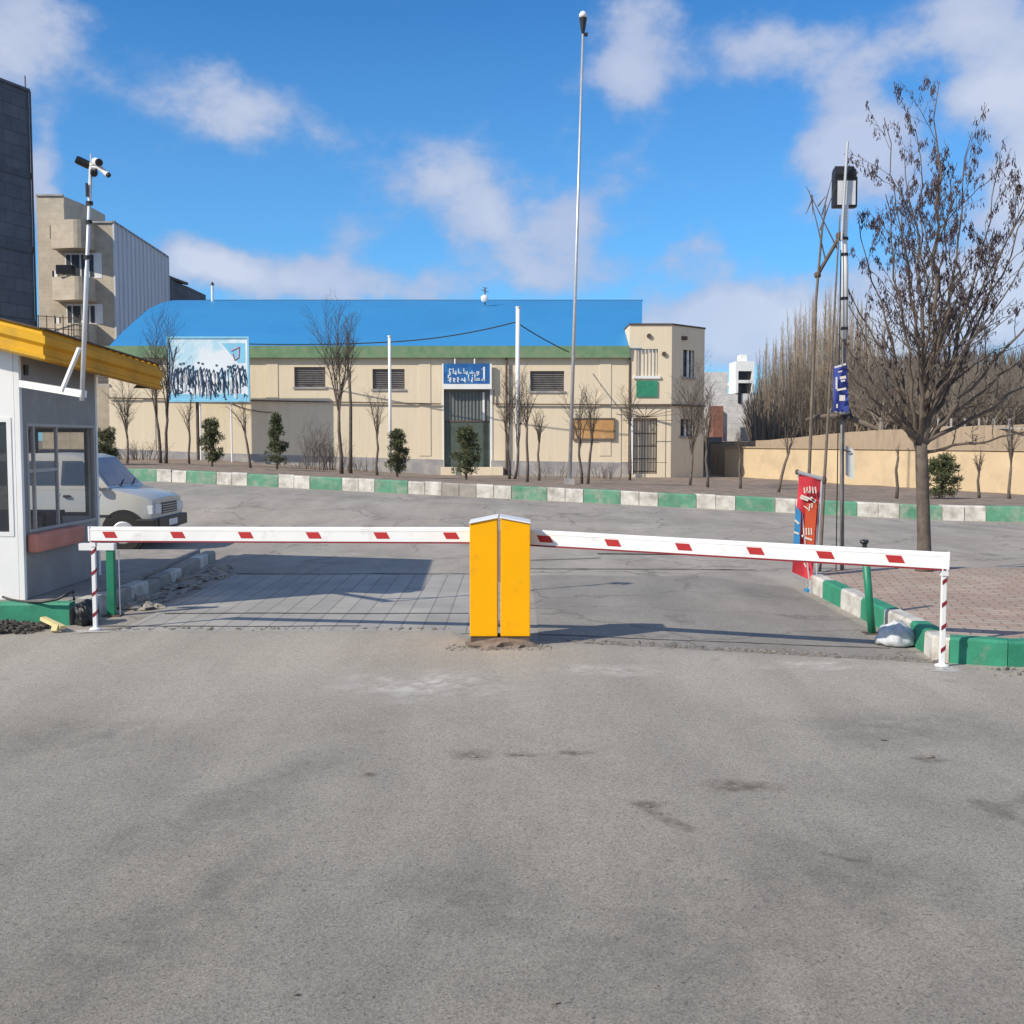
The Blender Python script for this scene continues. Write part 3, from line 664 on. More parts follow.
def window_x(y, x0, x1, z0, z1, divs, hbars, glass, fm=m_frame, name='window', par=None, e=.02, dep=.03):
    par = par or bo
    mb = MB(); yo = y - .006; yi = y + dep
    mb.box((x0, yo, z0), (x0 + e * 2, yi, z1)); mb.box((x1 - e * 2, yo, z0), (x1, yi, z1)); mb.box((x0 + e * 2, yo, z0), (x1 - e * 2, yi, z0 + e * 2)); mb.box((x0 + e * 2, yo, z1 - e * 2), (x1 - e * 2, yi, z1))
    for d in divs: mb.box((d - e, yo + .004, z0 + e * 2), (d + e, yi - .004, z1 - e * 2))
    for (a, b, zz) in hbars: mb.box((a, yo + .007, zz - e * .8), (b, yi - .007, zz + e * .8))
    wo_ = obj(name, mb, fm, par); mb = MB(); mb.quad((x0 + .01, y + .015, z0 + .01), (x1 - .01, y + .015, z0 + .01), (x1 - .01, y + .015, z1 - .01), (x0 + .01, y + .015, z1 - .01)); obj('pane', mb, glass, wo_)
    return wo_
window_y(bx1, by0 + .12, by1 - .09, wz0, wz1, [by0 + .28, by0 + .79], [(by0 + .12, by0 + .79, 1.32)], m_glass)
window_x(by0, -6.3, -4.45, .74, 1.80, [-5.4], [], m_glassd, m_frame)
window_x(by1 - .03, -6.9, -4.46, .80, 1.72, [-5.3, -6.2], [], m_glass, m_louv)
# interior desk and chair seen through the glass
mb = MB(); mb.box((-6.8, by1 - .55, .84), (-4.7, by1 - .08, .87)); mb.box((-6.8, by1 - .5, bz0 + .02), (-6.76, by1 - .1, .838)); mb.box((-4.76, by1 - .5, bz0 + .02), (-4.72, by1 - .1, .838))
tag(obj('desk', mb, m_wood2, origin=(-5.7, by1 - .3, bz0)), 'plain desk inside the guard booth below the rear window', 'desk')
ch = thing('chair', 'dark chair standing inside the guard booth', 'chair', (-4.85, 10.4, bz0))
mb = MB(); mb.box((-5.05, 10.2, .6), (-4.65, 10.6, .66)); obj('seat', mb, m_black, ch, bevel=.02)
mb = MB(); mb.box((-5.05, 10.17, .70), (-4.67, 10.21, .93)); obj('backrest', mb, m_black, ch, bevel=.015)
for sx in (-5.03, -4.70):
    for sy in (10.22, 10.56): mb = MB(); mb.tube([(sx, sy, bz0 + .02), (sx, sy, .6)], .012, 8); obj('leg', mb, m_black, ch)
# terracotta shelf under side window
mb = MB(); pts = []
mb.box((bx1 + .004, by0 + .06, .585), (bx1 + .11, by0 + 1.15, .755))
o_ = obj('shelf', mb, m_orange, bo, bevel=.03, smoothf=False)
# small hooks/labels
mb = MB(); mb.box((bx1 + .002, by0 + .10, 2.18), (bx1 + .015, by0 + .17, 2.27)); obj('fitting', mb, m_black, bo)
# roof
rf = MB(); fx1 = -4.09; fy0 = 9.64; fy1 = 12.8; fx0 = -7.9
def rz(x): return 2.53 + (fx1 - x) * .25       # falls to the right
# roof sheet with corrugations along x (ribs)
prof = []
yy = fy0; k = 0
while yy < fy1 - .001:
    for (dy, dz) in ((0, 0), (.11, 0), (.135, .035), (.175, .035)): prof.append((yy + dy, dz))
    yy += .2
prof.append((fy1, 0))
vs = []
for x in (fx0, fx1): vs += [(x, y, rz(x) - .03 * (y - fy0) + dz) for (y, dz) in prof]
n = len(prof); rf.add(vs, [(i, i + 1, n + i + 1, n + i) for i in range(n - 1)])
roof = obj('roof', rf, m_yel, bo)
# folded fascia, front and side, mitred at the corner
fp = [(0, .03), (.02, -.02), (.05, -.035), (.05, -.10), (.02, -.125), (.02, -.19), (.045, -.205), (.045, -.232), (-.02, -.24)]
n = len(fp)
for nm, secs in (('front_fascia', [[(fx0, fy0 - o, rz(fx0) + z) for (o, z) in fp], [(fx1 + o, fy0 - o, 2.53 + z) for (o, z) in fp]]),
                 ('side_fascia', [[(fx1 + o, fy0 - o, 2.53 + z) for (o, z) in fp]] + [[(fx1 + o, y, 2.53 - .035 * (y - fy0) + z) for (o, z) in fp] for y in (fy0 + 1, fy0 + 2, fy1)])):
    mb = MB(); mb.add([q for s_ in secs for q in s_], [(k * n + i, (k + 1) * n + i, (k + 1) * n + i + 1, k * n + i + 1) for k in range(len(secs) - 1) for i in range(n - 1)]); obj(nm, mb, m_yel if nm == 'front_fascia' else m_yelshade, roof)
mb = MB(); mb.prism([(fx1 + o, fy1, 2.52 - .09 + z) for (o, z) in fp] + [(fx1 - .3, fy1, 2.2)], (0, .003, 0)); obj('end_cap', mb, m_rust, roof)
mb = MB(); mb.bar((fx1 + .002, fy0 - .01, 2.568), (fx1 + .002, fy1, 2.568 - .097), .05, .014); mb.bar((fx0, fy0 - .005, rz(fx0) + .036), (fx1, fy0 - .005, rz(fx1) + .036), .05, .012); obj('edge_flashing', mb, m_rust, roof)
mb = MB(); mb.quad((fx0, fy0 + .03, rz(fx0) - .14), (fx1 - .01, fy0 + .03, 2.39), (fx1 - .01, fy1, 2.29), (fx0, fy1, rz(fx0) - .23)); obj('soffit', mb, m_yel, roof)
# CCTV mast on a bracket
cb = Vector((-3.62, 9.3, 1.96))
cm = thing('camera_mast', 'thin white pole with surveillance cameras bracketed to the booth wall', 'camera pole', cb)
mb = MB(); mb.bar((-4.366, 9.83, 2.10), (-3.60, 9.3, 1.985), .055, .06); obj('bracket', mb, m_white, cm, bevel=.004)
mb = MB(); mb.bar((-3.84, 9.43, 2.02), (-3.63, 9.3, 2.37), .028); obj('brace', mb, m_white, cm)
tp = P(91, 163, 9.3); mb = MB(); pts = [cb + Vector((0, 0, -.03)), cb.lerp(tp, .55), cb.lerp(tp, .56), tp]
mb.tube(pts, [.019, .019, .015, .015], 12); obj('pole', mb, m_pole, cm, smoothf=True)
for f_ in (.6, .75, .83): 
    q = cb.lerp(tp, f_); mb = MB(); mb.tube([q - Vector((0, 0, .015)), q + Vector((0, 0, .015))], .03, 10); obj('clamp', mb, m_black, cm)
q = cb.lerp(tp, .9); mb = MB(); mb.box((q.x - .02, q.y - .05, q.z - .09), (q.x - .005, q.y - .02, q.z + .02)); obj('junction_box', mb, m_black, cm)
def cctv(c, d, ln, r_, mt=None):
    d = Vector(d).normalized(); c = Vector(c)
    mb = MB(); mb.tube([c - d * ln / 2, c - d * (ln / 2 - .01), c + d * (ln / 2 - .02), c + d * ln / 2], [r_ * .8, r_, r_, r_ * 1.02], 16); b = obj('surveillance_camera', mb, mt or m_white, cm, smoothf=False)
    mb = MB(); mb.tube([c + d * (ln / 2 - .01), c + d * (ln / 2 + .018)], [r_ * .99, r_ * .88], 16); obj('lens', mb, m_black, b)
    mb = MB(); mb.tube([c - d * .02, Vector((tp.x, tp.y, tp.z - .03))], .014, 8); obj('arm', mb, m_galv, b)
cctv(P(97, 162, 9.25), (.55, -.75, -.25), .11, .032)
cctv(P(102.5, 170, 9.25), (.75, -.25, -.62), .13, .022)
cctv(P(84, 163, 9.3), (-.8, -.35, .35), .1, .034, m_black)
cctv(P(94, 172, 9.28), (.3, -.8, -.5), .06, .03, m_black)
mb = MB(); mb.tube([tp, tp + Vector((0, 0, .075))], .008, 6); obj('spike', mb, m_galv, cm)

# ------------------------------------------------------------ car
cx = -5.15; cy = 15.7; cw = 1.55; cz = 0.0
car = thing('car', 'silver beige short nosed car parked behind the guard booth, nose to the right', 'car', (cx - 1.7, cy + cw / 2, cz))
CM = [(-1, -1), (0, 0), (1.02, .62), (1.70, .98), (2.2, 1.33), (3.58, 2.95)]
def X(s): return cx - interp(CM, s)
# lower body cross-section loft: stations s (from nose), z bottom, z top, width inset
st = [(0.0, .34, .66, .12), (.04, .27, .74, .06), (.18, .25, .79, .02), (.55, .24, .845, 0), (.95, .24, .90, 0), (1.25, .24, .92, 0), (2.4, .24, .93, 0), (3.2, .25, .93, 0), (3.5, .27, .92, .03), (3.58, .36, .82, .08)]
sec = []
for (s, zb, zt, ins) in st:
    y0 = cy + ins; y1 = cy + cw - ins; h = zt - zb
    sec.append([(X(s), y0 + .06, zb), (X(s), y0 + .01, zb + .10 * h), (X(s), y0, zb + .45 * h), (X(s), y0 + .015, zb + .8 * h), (X(s), y0 + .05, zt - .015), (X(s), y0 + .12, zt), (X(s), (y0 + y1) / 2, zt + .02),
                (X(s), y1 - .12, zt), (X(s), y1 - .05, zt - .015), (X(s), y1 - .015, zb + .8 * h), (X(s), y1, zb + .45 * h), (X(s), y1 - .01, zb + .10 * h), (X(s), y1 - .06, zb)])
mb = MB(); n = 13; mb.add([p_ for s_ in sec for p_ in s_], [(k * n + i, k * n + (i + 1) % n, (k + 1) * n + (i + 1) % n, (k + 1) * n + i) for k in range(len(sec) - 1) for i in range(n)] + [list(range(n))[::-1], [(len(sec) - 1) * n + i for i in range(n)]])
body = obj('body', mb, m_carp, car, weld=True, smoothf=True)
body.data.set_sharp_from_angle(angle=R(38))
# greenhouse
gs = [(1.02, .90, 1.02 + .02), (1.72, 1.36), (2.0, 1.40), (2.9, 1.39), (3.35, 1.30), (3.53, .92)]
def ghz(s):
    T = [(1.02, .905), (1.70, 1.345), (1.95, 1.395), (2.5, 1.41), (3.0, 1.395), (3.32, 1.32), (3.54, .92)]
    return interp(T, s)
mb = MB(); S = [1.02, 1.2, 1.45, 1.70, 1.82, 1.95, 2.5, 3.0, 3.2, 3.32, 3.54]; rows = []
for s in S:
    z = ghz(s); k = (z - .9) / .5
    rows.append([(X(s), cy + .04, .89), (X(s), cy + .04 + .13 * k, max(.9, z - .05 * k)), (X(s), cy + .08 + .16 * k, z), (X(s), cy + cw - .08 - .16 * k, z), (X(s), cy + cw - .04 - .13 * k, max(.9, z - .05 * k)), (X(s), cy + cw - .04, .89)])
n = 6; mb.add([p_ for r_ in rows for p_ in r_], [(k * n + i, k * n + i + 1, (k + 1) * n + i + 1, (k + 1) * n + i) for k in range(len(rows) - 1) for i in range(n - 1)])
cabn = obj('cabin', mb, m_carp, car, weld=True, smoothf=True); cabn.data.set_sharp_from_angle(angle=R(35))
def gy(z, side=0):
    k = (z - .9) / .5; o = .04 + .118 * k
    return cy + o - .006 if side == 0 else cy + cw - o + .006
# windscreen
def wsp(s, yv, off=.008):
    z = ghz(s); return (X(s) + off * .55, yv, z + off * .8)
mb = MB(); mb.quad(wsp(1.08, cy + .13), wsp(1.08, cy + cw - .13), wsp(1.68, cy + cw - .24), wsp(1.68, cy + .24)); obj('windscreen', mb, m_wsc, car)
def sidewin(pts, name='side_window', side=0, mt=None):
    mb = MB(); q = [(X(s), gy(z, side), z) for (s, z) in pts]; mb.add(q, [list(range(len(q)))]); return obj(name, mb, mt or m_carglass, car)
for sd in (0, 1):
    sidewin([(1.38, .955), (2.18, .955), (2.18, 1.30), (1.76, 1.30)], side=sd)
    sidewin([(2.26, .955), (3.0, .955), (2.96, 1.30), (2.26, 1.30)], side=sd)
    sidewin([(3.07, .97), (3.38, .97), (3.24, 1.26), (3.05, 1.29)], side=sd)
for sd, yv in ((0, cy - .003), (1, cy + cw + .003)):
    for s in (1.32, 2.22, 3.05):
        mb = MB(); mb.box((X(s) - .004, min(yv, yv + .004), .36), (X(s) + .004, max(yv, yv + .004), .87)); obj('door_seam', mb, m_black, car)
    mb = MB(); mb.box((X(2.1), yv - .02, .78), (X(1.97), yv + .02, .815)); obj('door_handle', mb, m_black, car, bevel=.006)
    mb = MB(); mb.box((X(3.0), yv - .008, .50), (X(.98), yv + .008, .53)); obj('trim_strip', mb, m_black, car)
mb = MB(); mb.blob((X(1.36), cy - .08, .98), (.06, .07, .07), 1, .1, 10, 8); mb.tube([(X(1.4), cy + .05, .94), (X(1.36), cy - .06, .96)], .02, 8); obj('wing_mirror', mb, m_black, car, smoothf=True)
# front
fx = cx + .0
mb = MB(); mb.box((cx - .02, cy + .14, .30), (cx + .06, cy + cw - .14, .47)); mb.box((cx - .25, cy - .015, .30), (cx + .045, cy + .16, .47)); mb.box((cx - .25, cy + cw - .16, .30), (cx + .045, cy + cw + .015, .47)); obj('bumper', mb, m_black, car, bevel=.02)
mb = MB(); mb.box((cx - .01, cy + .42, .52), (cx + .012, cy + cw - .42, .68)); obj('grille', mb, m_black, car)
mb = MB()
for k in range(4): mb.box((cx + .012, cy + .43, .54 + k * .035), (cx + .02, cy + cw - .43, .548 + k * .035))
obj('grille_bar', mb, m_galv, car)
for (a, b) in ((cy + .13, cy + .40), (cy + cw - .40, cy + cw - .13)):
    mb = MB(); mb.box((cx - .02, a, .53), (cx + .014, b, .67)); obj('headlight', mb, m_lamp, car, bevel=.01)
for (a, b) in ((cy + .045, cy + .12), (cy + cw - .12, cy + cw - .045)):
    mb = MB(); mb.box((cx - .12, a, .53), (cx - .005, b, .66)); obj('indicator', mb, m_lamp, car, bevel=.01)
mb = MB(); mb.box((cx + .062, cy + cw / 2 - .2, .34), (cx + .068, cy + cw / 2 + .2, .43)); obj('number_plate', mb, m_white, car)
mb = MB()
for (s, yy) in ((1.0, cy + .5), (1.0, cy + 1.0)): mb.tube([(X(s), yy, .93), (X(s + .15), yy + .35, ghz(s + .15) + .022)], .008, 6)
obj('wiper', mb, m_black, car)
for sw_ in (.68, 2.92):
    for sd, y0 in ((0, cy), (1, cy + cw)):
        sg = -1 if sd == 0 else 1
        mb = MB(); mb.tube([(X(sw_), y0 + sg * .003, .29), (X(sw_), y0 - sg * .12, .29)], .315, 28); obj('wheel_arch', mb, m_black, car)
        wh = MB(); c0 = (X(sw_), y0 + sg * .012, .275); wh.tube([(c0[0], y0 + sg * .0, .275), (c0[0], y0 + sg * .014, .275), (c0[0], y0 + sg * .016, .275)], [.272, .268, .16], 28); wh.tube([(c0[0], y0, .275), (c0[0], y0 - sg * .16, .275)], .272, 28)
        who = obj('wheel', wh, m_tyre, car)
        mb = MB(); mb.tube([(c0[0], y0 + sg * .014, .275), (c0[0], y0 + sg * .024, .275), (c0[0], y0 + sg * .03, .275)], [.165, .15, .05], 20); obj('rim', mb, m_galv, who)

# ------------------------------------------------------------ workshop hall
HY = 42.0
def HXp(px, Y=HY): return P(px, 440, Y).x
def HZp(px, py, Y=HY): return P(px, py, Y).z
hx0, hx1 = -15.3, 6.05
hall = thing('workshop_hall', 'long beige hall with a blue curved metal roof and green gutter', 'hall', ((hx0 + hx1) / 2, HY, .3))
# front wall with openings
ops = [(97, 110, 372, 384), (295, 326, 367, 387), (373, 405, 369, 389), (444, 490, 389, 467), (530, 564, 371, 391)]
ops_w = [(HXp(a), HXp(b), HZp(a, d), HZp(a, c)) for (a, b, c, d) in ops]
mb = MB(); cur = hx0; zlo, zhi = -.3, 4.95
def wbx(x0, x1, z0, z1):
    if x1 - x0 > .003 and z1 - z0 > .003: mb.box((x0, HY, z0), (x1, HY + .3, z1))
for (x0, x1, z0, z1) in ops_w:
    wbx(cur, max(cur, x0), zlo, zhi); wbx(max(cur, x0), x1, zlo, z0); wbx(max(cur, x0), x1, z1, zhi); cur = x1
wbx(cur, hx1, zlo, zhi)
mb.box((hx0, HY + .3, zlo), (hx0 + .3, HY + 20, zhi)); mb.box((hx1 - .3, HY + .3, zlo), (hx1, HY + 20, zhi))
obj('wall', mb, m_stucco, hall)
# plinth following the ground
mb = MB(); xs = [hx0, -11.9, -8, -3.1, HXp(443)]; 
def plz(x): return interp([(-15.3, 1.28), (-11.9, 1.13), (-3.1, .86), (4.5, .74), (7, .7)], x)
for (a, b) in ((hx0, -12), (-12, -8), (-8, HXp(443)), (HXp(491), 2), (2, HXp(628))):
    mb.prism([(a, HY - .035, zlo), (b, HY - .035, zlo), (b, HY - .035, plz(b)), (a, HY - .035, plz(a))], (0, .033, 0))
obj('plinth', mb, m_base, hall)
for px in (273, 425, 605, 150):
    mb = MB(); x = HXp(px); mb.box((x - .22, HY - .022, 1.0), (x + .22, HY - .001, 4.69)); obj('pilaster', mb, m_stucco, hall)
mb = MB(); mb.bar((hx0, HY - .08, HZp(120, 398)), (HXp(441), HY - .08, HZp(441, 404)), .045); mb.bar((HXp(494), HY - .08, HZp(494, 404)), (HXp(629), HY - .08, HZp(629, 405)), .045); mb.bar((HXp(494), HY - .08, HZp(494, 404)), (HXp(494), HY - .08, HZp(494, 390)), .04)
obj('wall_pipe', mb, m_rust, hall)
mb = MB(); mb.tube([(HXp(207) + (HXp(272) - HXp(207)) * t, HY - .05, 3.55 - .9 * (1 - (1 - t) ** 2) + .0) for t in [i / 12 for i in range(13)]], .015, 5); obj('wall_cable', mb, m_black, hall)
# windows with louvres
for i in (0, 1, 2, 4):
    x0, x1, z0, z1 = ops_w[i]
    mb = MB(); mb.box((x0 + .01, HY + .16, z0 + .01), (x1 - .01, HY + .19, z1 - .01))
    nb = 9
    for k in range(nb):
        z = z0 + (z1 - z0) * (k + .5) / nb; mb.bar((x0 + .02, HY + .12, z), (x1 - .02, HY + .12, z), .07, .018)
    wv = obj('window', mb, m_louv, hall)
    mb = MB(); mb.box((x0 - .05, HY - .05, z0 - .07), (x1 + .05, HY - .002, z0)); obj('sill', mb, m_base, wv)
# door
x0, x1, z0, z1 = ops_w[3]; zm = HZp(460, 421)
dr = MB(); dr.box((x0 + .01, HY + .14, z0), (x1 - .01, HY + .2, zm)); dr.box((x0, HY + .21, z0), (x1, HY + .24, z1)); d_ = obj('door', dr, m_door, hall)
mb = MB(); mb.box((x0 + .01, HY + .16, zm + .005), (x1 - .01, HY + .2, z1 - .002))
for k in range(13):
    xx = x0 + .08 + (x1 - x0 - .16) * k / 12; mb.box((xx - .03, HY + .125, zm + .01), (xx + .03, HY + .158, z1 - .1))
obj('door_sheet', mb, m_doorup, d_)
mb = MB(); xx = HXp(483.5); mb.box((xx - .04, HY + .1, zm + .01), (xx + .04, HY + .123, z1 - .12)); obj('pale_strip', mb, m_frame, d_)
mb = MB(); xx = (x0 + x1) / 2; mb.box((xx - .015, HY + .13, z0), (xx + .015, HY + .139, zm)); mb.box((x0 + .03, HY + .12, zm - .04), (x1 - .03, HY + .139, zm + .02)); obj('door_rail', mb, m_rust, d_)
mb = MB(); mb.box((xx + .08, HY + .1, z0 + 1.0), (xx + .12, HY + .139, z0 + 1.2)); obj('handle', mb, m_galv, d_)
mb = MB(); mb.box((x0 - .1, HY - .5, z0 - .5), (x1 + .5, HY + .138, z0)); obj('door_step', mb, m_stucco, hall)
mb = MB(); mb.box((x1, HY - .03, z0), (x1 + .09, HY + .0, z1)); mb.box((x0 - .05, HY - .02, z0), (x0, HY + .0, z1)); obj('door_frame', mb, m_frame, hall)
# roof vault
prof = [(41.85, 5.05), (42, 5.12), (43.6, 5.85), (45.2, 6.5), (46.8, 7.12), (48.5, 7.58), (50.2, 7.90), (52, 8.08)]
prof += [(104 - y, z) for (y, z) in prof[-2::-1]]
mb = MB(); vs = []; xr = fr(hx0, hx1 + .05, .6)
def rxx(x, y): return hx0 + (x - hx0) * ((.1172 * y if y < 52 else 6.09) - hx0) / (hx1 + .05 - hx0)
for x in xr: vs += [(rxx(x, y), y, z) for (y, z) in prof]
n = len(prof); mb.add(vs, [(k * n + i, (k + 1) * n + i, (k + 1) * n + i + 1, k * n + i + 1) for k in range(len(xr) - 1) for i in range(n - 1)])
mb.add([(hx0 - .01, y, z) for (y, z) in prof], [list(range(n))]); mb.add([(rxx(hx1 + .05, y) - .01, y, z - .01) for (y, z) in prof], [list(range(n))])
rf_ = obj('roof', mb, m_blueroof, hall)
mb = MB(); mb.bar((hx0, 52, 8.11), (hx1 + .06, 52, 8.11), .18, .05); obj('ridge_cap', mb, m_black, rf_)
# gutter
mb = MB(); a = [(hx0 - .1, 41.80, 4.70), (hx0 - .1, 41.78, 5.14), (hx0 - .1, 41.84, 5.14), (hx0 - .1, 41.86, 4.76), (hx0 - .1, 41.99, 4.76), (hx0 - .1, 41.99, 4.70)]
mb.prism(a, (HXp(629, 41.8) - hx0 + .1, 0, 0)); gt = obj('gutter', mb, m_gut, hall)
for px in (506.5, 133, 629):
    mb = MB(); x = HXp(px); z_ = 3.9 if px == 133 else .3; mb.tube([(x, 41.9, 4.7), (x, 41.9, z_)], .045, 8); obj('downpipe', mb, m_rust, hall)
# vents and aerial on the roof
p = P(215.5, 300, 50); v_ = thing('roof_vent', 'small white vent pipe on the left of the blue roof', 'vent', (p.x, 49.5, 7.7)); mb = MB(); mb.tube([(p.x, 49.5, 7.6), (p.x, 49.5, 8.5)], .06, 8); obj('pipe', mb, m_white, v_); mb = MB(); mb.tube([(p.x, 49.5, 8.48), (p.x, 49.5, 8.62)], [.1, .03], 8); obj('cap', mb, m_black, v_)
p = P(485, 305, 47.5); z_ = 7.35; v_ = thing('aerial', 'small aerial with a white dish on the middle of the blue roof', 'aerial', (p.x, 47.5, z_))
mb = MB(); mb.tube([(p.x, 47.5, z_), (p.x, 47.5, 8.1)], .03, 6); mb.bar((p.x - .15, 47.5, 8.0), (p.x + .15, 47.5, 7.9), .025); mb.bar((p.x - .1, 47.5, 8.1), (p.x + .12, 47.45, 8.06), .02); obj('mast', mb, m_rust, v_)
mb = MB(); mb.blob((p.x - .02, 47.42, 7.62), (.16, .07, .17), 1, .05, 14, 8); obj('dish', mb, m_white, v_, smoothf=True)

# strokes of lettering
def scribble(mb, x0, x1, zb, h, y, seed, th, dens=1.0, dots=True, tall=.3, mi=0):
    r = random.Random(seed); x = x0
    while x < x1:
        wd = r.uniform(.5, 2.0) * h * .5 / dens
        xe = min(x1, x + wd)
        mb.bar((x, y, zb), (xe, y, zb), .006, th, mi)
        if r.random() < tall: mb.bar((x + th / 2, y, zb), (x + th / 2 + .05 * h, y, zb + h * r.uniform(.8, 1.0)), .006, th * .9, mi, up=(1, 0, 0))
        nn = r.randint(1, 3)
        for k in range(nn):
            xx = x + (xe - x) * (k + .5) / nn; mb.bar((xx, y, zb), (xx, y, zb + h * r.uniform(.25, .5)), .006, th * .85, mi, up=(1, 0, 0))
        if r.random() < .45:   # tail below the line
            mb.tube([(xe - .25 * h * math.sin(a), y, zb - .28 * h * (1 - math.cos(a)) / 2 * 1.2) for a in [i * math.pi / 5 for i in range(6)]], th * .5, 4, mi)
        if dots and r.random() < .7:
            for k in range(r.randint(1, 2)): mb.box((x + wd * .4 + k * th * 1.6, y - .003, zb + h * .65), (x + wd * .4 + k * th * 1.6 + th, y + .003, zb + h * .65 + th), mi)
        x = xe + h * .12 * r.random() + th
# blue shop sign above the door
sx0, sx1 = HXp(444, 41.9), HXp(490, 41.9); sz0, sz1 = HZp(460, 384), HZp(460, 364)
sg = thing('shop_sign', 'blue shop sign with white lettering above the grey green hall door', 'sign', ((sx0 + sx1) / 2, 41.85, sz0))
mb = MB(); mb.box((sx0, 41.82, sz0), (sx1, 41.9, sz1)); obj('panel', mb, m_sign, sg)
mb = MB(); mb.box((sx0 - .06, 41.80, sz0 - .2), (sx1 + .07, 41.9, sz0 - .01)); mb.box((sx0 - .06, 41.8, sz0 - .009), (sx0 - .001, 41.9, sz1)); mb.box((sx1 + .001, 41.8, sz0 - .009), (sx1 + .07, 41.9, sz1)); obj('frame', mb, m_frame, sg)
mb = MB(); scribble(mb, sx0 + .2, sx1 - .35, sz0 + .40, .2, 41.81, 4, .035); scribble(mb, sx0 + .15, sx1 - .2, sz0 + .14, .24, 41.81, 9, .04, tall=.6); mb.bar((sx1 - .22, 41.81, sz0 + .1), (sx1 - .22, 41.81, sz1 - .12), .006, .07, up=(1, 0, 0)); obj('lettering', mb, m_signw, sg)
for px in (455.5, 475): mb = MB(); x = HXp(px); mb.tube([(x, 41.85, sz1), (x, 41.85, sz1 + .2)], .03, 6); obj('lamp', mb, m_white, sg)
# notice board
x0, x1, z0, z1 = HXp(572), HXp(615), HZp(590, 440), HZp(590, 418)
nb = thing('notice_board', 'weathered orange notice board fixed low on the hall wall', 'notice board', ((x0 + x1) / 2, 41.93, z0)); mb = MB(); mb.box((x0 + .06, 41.93, z0 + .06), (x1 - .06, 41.96, z1 - .06)); obj('panel', mb, m_orangeb, nb)
mb = MB(); mb.box((x0, 41.91, z0), (x1, 41.965, z0 + .058)); mb.box((x0, 41.91, z1 - .058), (x1, 41.965, z1)); mb.box((x0, 41.91, z0 + .06), (x0 + .058, 41.965, z1 - .06)); mb.box((x1 - .058, 41.91, z0 + .06), (x1, 41.965, z1 - .06)); obj('frame', mb, m_wood2, nb)

# ------------------------------------------------------------ corner building (two storeys, chamfered)
TY = 41.9; tx0 = HXp(629, TY); tx1 = HXp(671, TY); tzt = HZp(650, 325, TY); c2 = (7.55, 43.45)
tw = thing('corner_building', 'beige two storey corner block attached to the right end of the hall', 'building', (tx1, TY, .2))
def towerwall():
    mb = MB(); fronts = [(636, 657, 349, 376), (633, 657, 418, 474)]
    o = [(HXp(a, TY), HXp(b, TY), HZp(a, d, TY), HZp(a, c, TY)) for (a, b, c, d) in fronts]
    (a0, a1, az0, az1), (b0, b1, bz0_, bz1_) = o
    def B(x0, x1, z0, z1): mb.box((x0, TY, z0), (x1, TY + .25, z1))
    l = min(a0, b0); rr = max(a1, b1)
    B(tx0, l, -.3, tzt); B(rr, tx1, -.3, tzt); B(l, rr, bz1_, az0); B(l, rr, az1, tzt); B(l, rr, -.3, bz0_)
    B(l, a0, az0, az1); B(a1, rr, az0, az1); B(l, b0, bz0_, bz1_); B(b1, rr, bz0_, bz1_)
    return mb, o
mb, topen = towerwall()
# chamfer face: openings in parametric u
dv = Vector((c2[0] - tx1, c2[1] - TY, 0)); CL = dv.length; dv.normalize(); nv = Vector((dv.y, -dv.x, 0))
def cpt(u, z, o=0): return Vector((tx1, TY, 0)) + dv * u + nv * o + Vector((0, 0, z))
def u_of(px):
    k = (px - 512) / F; return (k * TY - tx1) / (dv.x - k * dv.y)
def cz(px, py): u = u_of(px); q = cpt(u, 0); return P(px, py, q.y).z
cop = [(u_of(682), u_of(693), cz(687, 377), cz(687, 350)), (u_of(680), u_of(691), cz(685, 436), cz(685, 419))]
def CB(mb, u0, u1, z0, z1, o0=0, o1=-.25): mb.prism([cpt(u0, z0, o0), cpt(u1, z0, o0), cpt(u1, z1, o0), cpt(u0, z1, o0)], nv * (o1 - o0))
zt2 = tzt - .0
l = min(cop[0][0], cop[1][0]); rr = max(cop[0][1], cop[1][1])
CB(mb, 0, l, -.3, zt2); CB(mb, rr, CL, -.3, zt2); CB(mb, l, rr, -.3, cop[1][2]); CB(mb, l, rr, cop[1][3], cop[0][2]); CB(mb, l, rr, cop[0][3], zt2)
CB(mb, l, cop[0][0], cop[0][2], cop[0][3]); CB(mb, cop[0][1], rr, cop[0][2], cop[0][3]); CB(mb, l, cop[1][0], cop[1][2], cop[1][3]); CB(mb, cop[1][1], rr, cop[1][2], cop[1][3])
mb.box((c2[0] - .25, c2[1] + .05, -.3), (c2[0] - .01, 50, zt2)); mb.box((tx0, TY + .25, 5.1), (tx0 + .25, 50, tzt))
mb.box((tx0, 49.7, -.3), (c2[0] - .26, 49.98, zt2))
obj('wall', mb, m_stucco, tw)
mb = MB(); mb.prism([(tx0 - .02, TY - .04, tzt), (tx1 + .02, TY - .04, tzt), (c2[0] + .04, c2[1], tzt), (c2[0] + .04, 50.05, tzt), (tx0 - .02, 50.05, tzt)], (0, 0, .06)); obj('parapet', mb, m_rust, tw)
mb = MB(); z_ = HZp(650, 405, TY); mb.bar((tx0, TY - .06, z_), (tx1 + .02, TY - .06, z_), .06, .07); mb.bar(cpt(0, z_, .06), cpt(CL, z_, .06), .06, .07); obj('string_pipe', mb, m_rust, tw)
